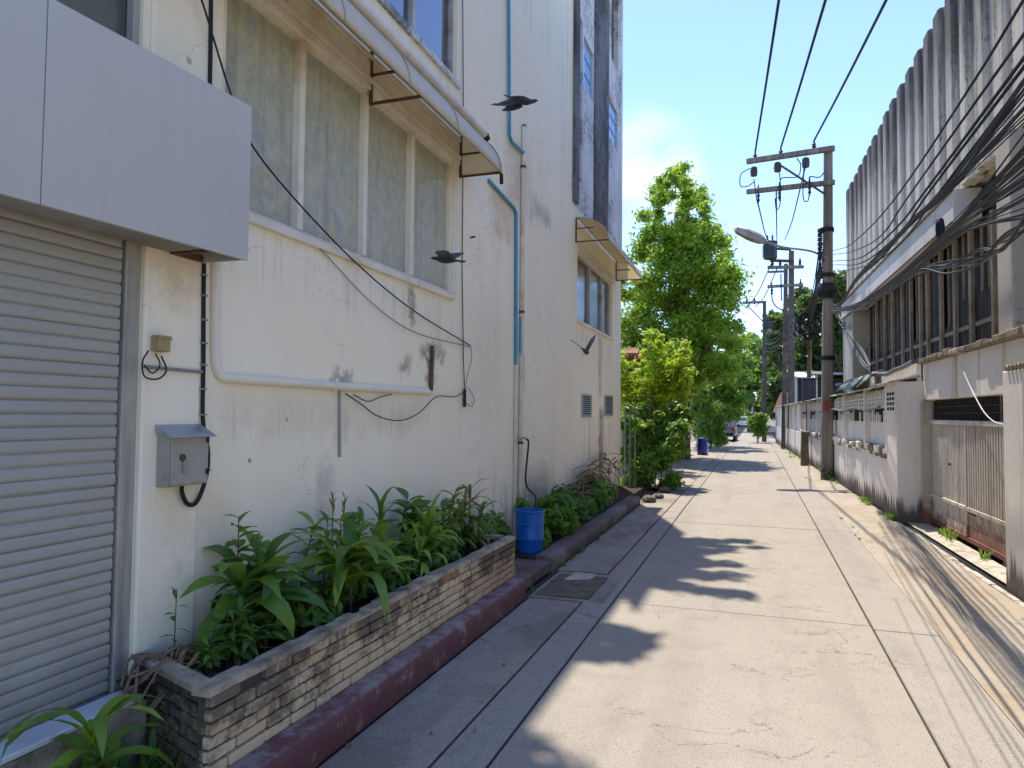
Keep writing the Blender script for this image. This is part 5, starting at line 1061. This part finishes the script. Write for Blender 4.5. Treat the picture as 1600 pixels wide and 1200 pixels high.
for k in range(5):
    j = lambda s: random.gauss(0,s)
    wire(tele([(1310,500+j(4)),(1345,560+j(6)),(1360,575+j(4))],.01,.6,False), .012, 'loose wire hanging from the cable bundle by the far pier', 'loose hanging wires', mat='greycable')
ch = MB()
for i,(px,py) in enumerate(((1469,358),)):
    q = Vector(at_p(px,py,PA,PB)); wt = thing('splice_closure', 'black oblong splice case hung on the lower cable bundle', 'splice case', tuple(q)); MB().lathe((q.x,q.y,q.z-.13),[(.012,.08),(.024,.085),(.026,.15),(.02,.19),(.006,.2)],10).build('case', M['cable'], wt, smooth=50); MB().tube([(q.x,q.y,q.z-.05),(q.x+.05,q.y-.2,q.z-.09)], .005, 5).build('tail', M['greycable'], wt)
for k in range(14):
    j = lambda s: random.gauss(0,s); s0 = Vector(at_y(1284+j(2),368+k*5.5,19.2)); e0 = Vector(at_y(1264+j(2.5),500+j(8),yD-.1))
    wire([s0, s0.lerp(e0,.5)+Vector((0,0,-.12+j(.06))), e0], .014, 'black cable running from the near pole down to the cable tangle on the thin post', 'cables between near pole and thin post')
for k in range(6):
    j = lambda s: random.gauss(0,s); s0 = Vector(at_y(1264,505+j(8),yD-.1)); e0 = Vector(at_y(1236+j(2),500+j(12)+12,yA-.3)); wire([s0, s0.lerp(e0,.5)+Vector((0,0,-.25+j(.1))), e0], .016, 'dark cable between the thin post and the pair of poles', 'cables to the pair of poles')
    s0, e0 = e0, Vector(at_y(1194,540+j(14),yE)); wire([s0, s0.lerp(e0,.5)+Vector((0,0,-.3+j(.1))), e0], .018, 'dark cable between the pair of poles and the far single pole', 'cables to the far pole')
for k in range(4):
    j = lambda s: random.gauss(0,s); s0 = Vector(at_y(1298,484+k*3,19.3)); e0 = Vector(at_r(1322,505+k*3,.45)); wire([s0,s0.lerp(e0,.5)+Vector((0,0,-.1)),e0], .014, 'short black cable linking the near pole with the far pier of the concrete building', 'short link cables')

# ================================================================== BIRDS (each one continuous body)
def bird(label, pos, heading, pitch, roll, wingup, L_=.32, spread=1., tuck=0., headup=0., mat='bird'):
    """pigeon: body along +Y before turning; wingup = dihedral of each wing (left, right)"""
    b = MB()
    prof = [(-.54,.09,.008),(-.44,.10,.012),(-.30,.065,.018),(-.20,.075,.050),(-.05,.115,.095),(.10,.12,.11),(.22,.095,.09),(.30,.062,.062),(.36,.052,.055),(.42,.05,.05),(.46,.03,.03),(.50,.012,.012),(.53,.004,.004)]
    n = 10
    for (y,wx_,hz) in prof:
        lift = .05*max(0,(y-.25)/.25)+headup*max(0,(y-.28))
        for k in range(n): a_ = 2*math.pi*k/n; b.v.append((wx_*math.cos(a_), y, hz*math.sin(a_)+lift))
    for i in range(len(prof)-1):
        for k in range(n): b.f.append((i*n+k,i*n+(k+1)%n,(i+1)*n+(k+1)%n,(i+1)*n+k))
    b.f += [tuple(range(n))[::-1], tuple(range((len(prof)-1)*n, len(prof)*n))]
    for s in (-1,1):
        wu = wingup[0] if s < 0 else wingup[1]; base = len(b.v); st = [(0,.24,-.24,.05),(.25,.28,-.26,.036),(.5,.30,-.26,.03),(.75,.24,-.25,.024),(.98,.06,-.24,.018),(1.1,-.10,-.24,.012)]
        for (t,f,bk_,th) in st:
            x = .06+t*.85*spread; ang = wu*(1 if t < .55 else 1-.25*(t-.55)); xx = .05+(x-.05)*math.cos(ang); zz = .05+(x-.05)*math.sin(ang); yo = -tuck*t*.5
            b.v += [(s*xx, f+yo, zz), (s*xx, (f+bk_)/2+yo, zz+th), (s*xx, bk_+yo, zz), (s*xx, (f+bk_)/2+yo, zz-th)]
        for i in range(len(st)-1):
            for k in range(4): q = (base+i*4+k, base+i*4+(k+1)%4, base+(i+1)*4+(k+1)%4, base+(i+1)*4+k); b.f.append(q if s > 0 else q[::-1])
        b.f += [tuple(base+k for k in range(4)), tuple(base+(len(st)-1)*4+k for k in range(4))]
    me = bpy.data.meshes.new('pigeon'); me.from_pydata([(x*L_,y*L_,z*L_) for x,y,z in b.v], [], b.f); bm = bmesh.new(); bm.from_mesh(me); bmesh.ops.recalc_face_normals(bm, faces=bm.faces[:]); bm.to_mesh(me); bm.free(); me.materials.append(M[mat])
    o = bpy.data.objects.new('pigeon', me); COL.objects.link(o); r = o.modifiers.new('remesh','REMESH'); r.mode = 'VOXEL'; r.voxel_size = .0045; r.use_smooth_shade = True
    o.matrix_world = Matrix.Translation(Vector(pos)) @ Matrix.Rotation(heading,4,'Z') @ Matrix.Rotation(pitch,4,'X') @ Matrix.Rotation(roll,4,'Y'); return tag(o, label, 'bird', 'pigeons flying past the white wall')
bird('dark pigeon gliding high past the blue water pipe with wings lowered', at_y(814,156,5.6), R_(-100), R_(-24), R_(4), (-1.15,-1.25), .33, .48, .9, .2)
bird('dark pigeon with one wing raised in front of the large window corner', at_y(699,406,4.9), R_(95), R_(8), R_(-30), (.75,-.1), .27, .75, .1, -.2)
bird('grey pigeon flapping below the narrow far window with wings lifted', at_y(915,549,9.6), R_(-150), R_(-20), R_(10), (.95,.85), .32, .8, .2, .2, 'birdlight')

# ================================================================== FAR END OF THE LANE
random.seed(31)
bl = thing('blue_barrel', 'deep blue plastic barrel beside the trunk of the tall dense tree', 'barrel', tuple(at_z(1096,712)))
q = at_z(1097,711); MB().lathe((q[0],q[1],0),[(.17,0),(.19,.03),(.20,.2),(.205,.22),(.20,.24),(.205,.5),(.20,.52),(.17,.62),(.165,.64),(.14,.64)],18).build('body', M['bin'], bl, smooth=40)
MB().lathe((q[0],q[1],.64),[(.172,0),(.172,.03),(.15,.04)],18).build('lid', M['bin'], bl)
q = at_z(1104,711); MB().lathe((q[0],q[1],0),[(.06,0),(.075,.1),(.078,.2),(.06,.24)],12).build('jug', M['whitecable'], bl, smooth=40)
fl = thing('flowering_shrub', 'small shrub with a red pink flower cluster beside the tree trunk', 'shrub', tuple(at_y(1046,690,21)))
cs = [tuple(at_y(1046+random.uniform(-12,14),672+random.uniform(-14,26),21)) for _ in range(8)]; leaf_cloud('foliage', cs, [.2]*8, 700, .07, 'leaf_bush', fl); q = at_y(1046,662,20.8)
for k in range(8): MB().ball((q[0]+random.gauss(0,.05),q[1]+random.gauss(0,.04),q[2]+random.gauss(0,.05)), .045, 7, 5).build('flower', M['flower'], fl)
for k,(px,py,Y,h,lab) in enumerate(((1112,690,33.5,.34,'terracotta pot with a spiky plant beyond the blue barrel'),(1120,682,37.5,.36,'second terracotta pot close to the parked grey blue car'),(1126,684,38.5,.4,'brown pot with a tall dark shrub right beside the parked grey blue car'))):
    q = at_z(px,py+4) ; Y = q[1]; t = thing('potted_plant', lab, 'potted plant', (q[0],Y,0))
    MB().lathe((q[0],Y,0),[(.15,0),(.2,.2),(.235,h-.05),(.25,h-.05),(.25,h),(.21,h)],14).build('pot', M['terracotta'], t, smooth=40)
    cs = [(q[0]+random.uniform(-.3,.3),Y+random.uniform(-.3,.3),h+.15+random.uniform(0,.85 if k == 2 else .5)) for _ in range(9)]; leaf_cloud('foliage', cs, [.2]*9, 800, .09, 'leaf_far' if k == 2 else 'leaf_bush', t)
def car(name, label, pos, rz, paint, w_=1.7, L_=4.1, h=1.45):
    t = thing(name, label, 'car', pos); t.rotation_euler.z = 0; px_, py_, pz_ = pos
    st = [(-.5,.42,.78,.86),(-.485,.30,.95,.95),(-.36,.26,1.02,1.0),(-.1,.26,.98,1.0),(.2,.26,.96,1.0),(.38,.27,.86,.98),(.48,.32,.70,.92),(.5,.42,.6,.84)]   # t, z0, z1, width
    b = MB()
    for (u_,z0,z1,k) in st:
        y = py_+u_*L_; x = w_/2*k
        for (sx,z) in ((-.92,z0),(.92,z0),(1,z0+.14),(1,z1-.12),(.9,z1),(-.9,z1),(-1,z1-.12),(-1,z0+.14)): b.v.append((px_+sx*x,y,pz_+z))
    for i in range(len(st)-1):
        for k in range(8): b.f.append((i*8+k,i*8+(k+1)%8,(i+1)*8+(k+1)%8,(i+1)*8+k))
    b.f += [tuple(range(8))[::-1], tuple(range(56,64))]; body = b.build('body', M[paint], t, smooth=35)
    y0,y1,y2,y3 = (py_+v*L_ for v in (-.44,-.30,.06,.26)); x0,x1 = w_*.45,w_*.37
    MB().hexa([(px_-x0,y0,pz_+.98),(px_+x0,y0,pz_+.98),(px_+x0,y3,pz_+.94),(px_-x0,y3,pz_+.94),(px_-x1,y1,pz_+h-.04),(px_+x1,y1,pz_+h-.04),(px_+x1,y2,pz_+h-.04),(px_-x1,y2,pz_+h-.04)]).build('cabin_glass', M['carglass'], t, bevel=.03)
    MB().hexa([(px_-x1-.01,y1-.02,pz_+h-.05),(px_+x1+.01,y1-.02,pz_+h-.05),(px_+x1+.01,y2+.02,pz_+h-.05),(px_-x1-.01,y2+.02,pz_+h-.05),(px_-x1+.08,y1+.08,pz_+h),(px_+x1-.08,y1+.08,pz_+h),(px_+x1-.08,y2-.08,pz_+h),(px_-x1+.08,y2-.08,pz_+h)]).build('roof', M[paint], t, bevel=.02)
    for sx in (-1,1):
        for (yy_,xx) in ((y0+.02,x0),(y3,x0)): MB().bar((px_+sx*xx,yy_,pz_+.97),(px_+sx*x1,y1 if yy_ < py_ else y2,pz_+h-.03),.06).build('window_pillar', M[paint], t)
        for yy_ in (-.31,.30):
            wl = MB().lathe((px_+sx*(w_/2-.10),py_+yy_*L_,pz_+.31),[(.27,-.09),(.31,-.07),(.31,.07),(.27,.09)],16,'x').build('wheel', M['tyre'], t, smooth=40); MB().lathe((px_+sx*(w_/2-.01),py_+yy_*L_,pz_+.31),[(.18,-.01),(.16,.012)],12,'x').build('rim', M['steel'], wl)
        MB().box(px_+sx*w_*.30,px_+sx*w_*.455,py_-.5*L_-.01,py_-.47*L_,pz_+.66,pz_+.84).build('tail_light', M['redlamp'], t, bevel=.015)
        MB().box(px_+sx*w_*.28,px_+sx*w_*.42,py_+.47*L_,py_+.5*L_+.005,pz_+.52,pz_+.64).build('headlight', M['whitecable'], t, bevel=.015)
        MB().box(px_+sx*(w_/2+.0),px_+sx*(w_/2+.16),y3-.15,y3-.05,pz_+.94,pz_+1.06).build('mirror', M[paint], t, bevel=.02)
    MB().box(px_-w_*.42,px_+w_*.42,py_-.5*L_-.03,py_-.47*L_,pz_+.34,pz_+.52).build('bumper', M['tyre'], t, bevel=.03)
    MB().box(px_-.24,px_+.24,py_-.5*L_-.015,py_-.5*L_+.02,pz_+.58,pz_+.70).build('number_plate', M['whitecable'], t)
    return t
q = at_z(1150,690); car('parked_car', 'grey blue car parked at the left edge of the lane behind potted plants', (q[0]-.86,q[1]+2.1,0), 0, 'carblue')
car('parked_car', 'small distant white car at the far end of the lane', (at_y(1158,660,80)[0],82,-.0), 0, 'carwhite')
# house at the far end
hs = thing('far_house', 'far low house with pale roof edge and shaded front at the end of the lane', 'house', (-3.2,92,0))
MB().box(-7.5,-.2,92,98,0,3.4).build('wall', M['housewall'], hs); MB().box(-7.2,-.6,91.9,91.98,.2,2.6).build('porch_shade', M['housedark'], hs)  # dark sheet paints the shade of the front onto the wall
MB().hexa([(-8,90.6,3.35),(.2,90.6,3.35),(.2,98.5,3.4),(-8,98.5,3.4),(-8,90.6,3.6),(.2,90.6,3.6),(.2,95,5.0),(-8,95,5.0)]).build('roof', M['roofwhite'], hs)
MB().box(-2.4,-1.3,91.5,91.7,1.3,3.3).build('hanging_cloth', M['orange'], hs)
for x in (-5.5,-3.5,-1.2): MB().box(x-.1,x+.1,91.2,91.4,0,3.3).build('post', M['housewall'], hs)
# house behind the right fence
h2 = thing('side_house', 'low house with white and grey metal roofs behind the fence beyond the near pole', 'house', (2.9,40,0))
xa = lambda px: at_y(px,600,40)[0]; zz = lambda py: at_y(1270,py,40)[2]
MB().box(xa(1241),xa(1320)+3,40.6,46,0,zz(590)).build('wall', M['housedark'], h2)
MB().hexa([(xa(1241),39.2,zz(591)),(xa(1265),39.2,zz(591)),(xa(1265),44,zz(576)),(xa(1241),44,zz(576)),(xa(1241),39.2,zz(590)),(xa(1265),39.2,zz(590)),(xa(1265),44,zz(574)),(xa(1241),44,zz(574))]).build('roof', M['roofwhite'], h2)
MB().hexa([(xa(1266),39.0,zz(588)),(xa(1330)+2,39.0,zz(588)),(xa(1330)+2,44,zz(575)),(xa(1266),44,zz(575)),(xa(1266),39.0,zz(586)),(xa(1330)+2,39.0,zz(586)),(xa(1330)+2,44,zz(573)),(xa(1266),44,zz(573))]).build('roof', M['greycable'], h2)
for px in (1243,1274,1296): MB().box(xa(px)-.06,xa(px)+.06,39.4,39.52,0,zz(588)).build('post', M['whitecable'], h2)
h3 = thing('tiled_hut', 'small hut with a steep red brown tiled roof behind the far fence', 'hut', tuple(at_y(1217,650,52)*[1,1,0]))
x0 = at_y(1209,640,52)[0]; zt3 = at_y(1217,612,52)[2]; zb3 = at_y(1217,642,52)[2]
MB().hexa([(x0,52,zb3-.1),(x0+4,52,zb3-.1),(x0+4,57,zb3-.1),(x0,57,zb3-.1),(x0+.55,53.4,zt3),(x0+3.4,53.4,zt3),(x0+3.4,55.6,zt3),(x0+.55,55.6,zt3)]).build('roof', M['rooftile'], h3); MB().box(x0+.3,x0+3.7,52.4,56.6,0,zb3-.05).build('wall', M['housewall'], h3)
dk = thing('near_house', 'dark low roofed house half hidden behind the yellow shrub at the building corner', 'house', (-5,21,0))
MB().box(-7,-3.3,18.6,30,0,3.1).build('wall', M['housewall'], dk); MB().hexa([(-8,17.6,3.05),(-2.75,17.6,3.05),(-2.75,30.5,3.05),(-8,30.5,3.05),(-8,17.6,3.12),(-2.75,17.6,3.12),(-4.6,30.5,4.6),(-8,30.5,4.6)]).build('roof', M['rooftile'], dk)
MB().box(-3.29,-3.2,18.8,29,.1,2.4).build('front', M['housedark'], dk)
for y in (19.5,22,24.5,27): MB().box(-3.18,-3.02,y-.1,y+.1,0,3.0).build('post', M['whitecable'], dk)
fp = thing('green_fence', 'thin green painted fence posts at the corner of the white building', 'fence', (-2.6,15.0,0))
for k in range(3): MB().tube([(-2.60+.10*k,14.95+.05*k,0),(-2.60+.10*k,14.95+.05*k,1.75)], .018, 6).build('post', M['tarp'], fp)
for z in (.5,1.4): MB().bar((-2.62,14.95,z),(-2.38,15.07,z),.02).build('rail', M['tarp'], fp)
# trees beyond
random.seed(41)
def far_tree(label, blobs, Y, dep, n, size, mat, px, trunk_r=.16, group='trees beyond the end of the lane', **k):
    cs, rs = px_cents(blobs, Y, dep); c = np.mean(cs,0); b0 = at_y(px,660,Y); tree('distant_tree', label, (b0[0],Y,0), (c[0],Y,max(q_[2] for q_ in cs)*.9), cs, rs, n, size, mat, trunk_r, group, **k)
U = random.uniform
far_tree('dark leafy tree rising behind the thin post and the near pole', [(U(1242,1318),U(455,580),U(11,19)) for _ in range(44)], 48, 3, 12000, .21, 'leaf_far', 1280)
far_tree('feathery mid green tree left of the pair of poles', [(U(1190,1256),U(490,640),U(9,15)) for _ in range(46)], 62, 3, 11000, .22, 'leaf_far', 1215)
far_tree('loose lime green tree above the far end of the lane', [(U(1140,1222),U(528,640),U(9,16)) for _ in range(46)], 72, 3, 10000, .24, 'leaf_bush', 1170)
far_tree('dark tree closing the end of the lane behind the far house', [(U(1085,1215),U(570,660),U(12,20)) for _ in range(50)], 112, 6, 9000, .42, 'leaf_far', 1160)
far_tree('dark green tree beside the tiled hut beyond the fence', [(U(1196,1232),U(590,650),U(8,13)) for _ in range(16)], 58, 2, 4000, .2, 'leaf_far', 1214)
far_tree('tree crown showing beyond the right end of the concrete building', [(U(1296,1322),U(430,600),U(10,16)) for _ in range(26)], 44, 3, 6000, .2, 'leaf_far', 1310)
cs, rs = px_cents([(U(1176,1196),U(648,684),9) for _ in range(12)], 44, .5); tree('roadside_bush', 'bright green bush at the foot of the far single pole', (at_y(1184,690,44)[0],44,0), (at_y(1184,650,44)[0],44,1.3), cs, rs, 1800, .11, 'leaf_bush', .04, cat='bush')
cs, rs = px_cents([(U(1088,1128),U(640,690),11) for _ in range(18)], 34, 1.2); tree('roadside_bush', 'green bush between the tall tree trunk and the parked grey blue car', (at_y(1110,690,35)[0],35,0), (at_y(1110,650,34)[0],34,1.5), cs, rs, 2400, .10, 'leaf_bush', .04, cat='bush')
# greenery along the roof edge of the white building, above the frame: it dapples the lane
random.seed(51)
cs = []; rs = []
def spray(y, xt, n=7, z=None):                      # one overhanging branch with its leaf clusters
    z = z or ZT+U(.25,.9); y2 = y+U(-.5,.5)
    for k in range(n):
        t = k/(n-1); cs.append((XW-.25+(xt-XW+.25)*t, y+(y2-y)*t, z+.25*math.sin(t*3)-.2*t)); rs.append(U(.12,.22)*(1.2-.5*t))
for y in (11.5,11.9,12.2,12.6,12.9,13.2,13.6,13.9): spray(y, -2.0+.5*abs(y-12.7)/1.3+U(-.25,.05))
for y in (11.6,11.8,12.05,12.3,12.5,12.75,13.0,13.2,13.4,13.6): spray(y, -2.22+U(-.2,.05), 8)
for y in (9.0,9.35,9.9): spray(y, -2.42+U(-.06,.08), 5)
for y in (6.9,7.2,7.6,7.9): spray(y, -2.35+U(-.1,.15), 5)
for y in (5.0,5.4,5.9): spray(y, -2.2+U(-.1,.1), 6)
for y in (3.6,4.1): spray(y, -2.3+U(-.1,.1), 5)
leaf_cloud('roof_greenery', cs, rs, 5200, .13, 'leaf_tree', kind='stuff', fuzz=.4)
# rubble beside the bush, weeds along the edges
rbm = random.Random(3)
for k,(x,y,s_,lab) in enumerate(((-1.84,13.15,.13,'broken concrete lump at the end of the old kerb'),(-1.74,13.8,.10,'smaller broken lump next to the bush foot'),(-1.75,14.9,.13,'grey stone at the lane edge under the bush'),(-1.86,15.6,.15,'pale stone beyond the bush at the verge'))):
    b = MB().ball((0,0,0), 1, 9, 6); b.v = [(x+a_*s_*rbm.uniform(.8,1.15), y+c_*s_*1.3*rbm.uniform(.8,1.15), max(0,.45*s_+d_*s_*.55*rbm.uniform(.8,1.1))) for a_,c_,d_ in b.v]; tag(b.build('stone', M['plate']), lab, 'stone', 'broken stones by the verge')
def tufts(name, spots, mat, hgt=.09):
    V=[];Fc=[]
    for (x,y,z,s_) in spots:
        for k in range(rbm.randint(9,18)):
            a_ = rbm.random()*6.28; r_ = rbm.random()*.05*s_; L_ = hgt*s_*rbm.uniform(.5,1.3); bx_,by_ = x+r_*math.cos(a_), y+r_*math.sin(a_); lx,ly = math.cos(a_)*L_*.6, math.sin(a_)*L_*.6; px_,py_ = -math.sin(a_)*.006*s_, math.cos(a_)*.006*s_; i = len(V)
            V += [(bx_-px_,by_-py_,z),(bx_+px_,by_+py_,z),(bx_+lx*.5+px_,by_+ly*.5+py_,z+L_*.7),(bx_+lx*.5-px_,by_+ly*.5-py_,z+L_*.7),(bx_+lx,by_+ly,z+L_)]; Fc += [(i,i+1,i+2,i+3),(i+3,i+2,i+4)]
    me = bpy.data.meshes.new(name); me.from_pydata(V,[],Fc); me.materials.append(M[mat]); o = bpy.data.objects.new(name, me); COL.objects.link(o); o['kind'] = 'stuff'; return o
sp_ = [(rx(y)-rbm.uniform(.02,.12),y,.02,rbm.uniform(.6,1.5)) for y in [rbm.choice((rbm.uniform(12.2,13),rbm.uniform(13.8,15),rbm.uniform(17,30))) for _ in range(26)]]+[(1.28+rbm.gauss(0,.02),y,0,.5) for y in [rbm.uniform(9,20) for _ in range(6)]]+[(rx(y,.30),y,.02,rbm.uniform(.8,1.7)) for y in (10.9,11.0,9.3,9.4,8.0,8.1,7.9,7.8,10.6)]+[(1.45+rbm.uniform(-.2,.2),y,0,rbm.uniform(.6,1.3)) for y in [rbm.uniform(28,44) for _ in range(40)]]
tufts('grass_tufts', sp_, 'leaf_mid', .07)
sp_ = [(-2.42+rbm.uniform(-.05,.12), 2.1+rbm.uniform(-.25,.2), 0, rbm.uniform(1,2.2)) for _ in range(24)]+[(-1.90,y,0,.6) for y in [rbm.uniform(5.9,13) for _ in range(14)]]
tufts('grass_tufts', sp_, 'leaf_dark', .12)
V = MB()
for k in range(90):
    x, y = rbm.choice(((rbm.uniform(-1.9,-1.3), rbm.uniform(3,13)),(rbm.uniform(1.3,2.0), rbm.uniform(4,20)),(rbm.uniform(-1.1,.8), rbm.uniform(3,25)))); s_ = rbm.uniform(.008,.024); a_ = rbm.random()*6.28; z = .012
    d1 = Vector((math.cos(a_)*s_, math.sin(a_)*s_, 0)); d2 = Vector((-d1.y, d1.x, 0))*.5; p = Vector((x,y,z + (.02*(x-1.27) if x > 1.27 else 0))); V.quad(p-d1, p-d2+Vector((0,0,.004)), p+d1+Vector((0,0,.006)), p+d2)
V.build('leaf_litter', M['leaf_dry'], kind='stuff')
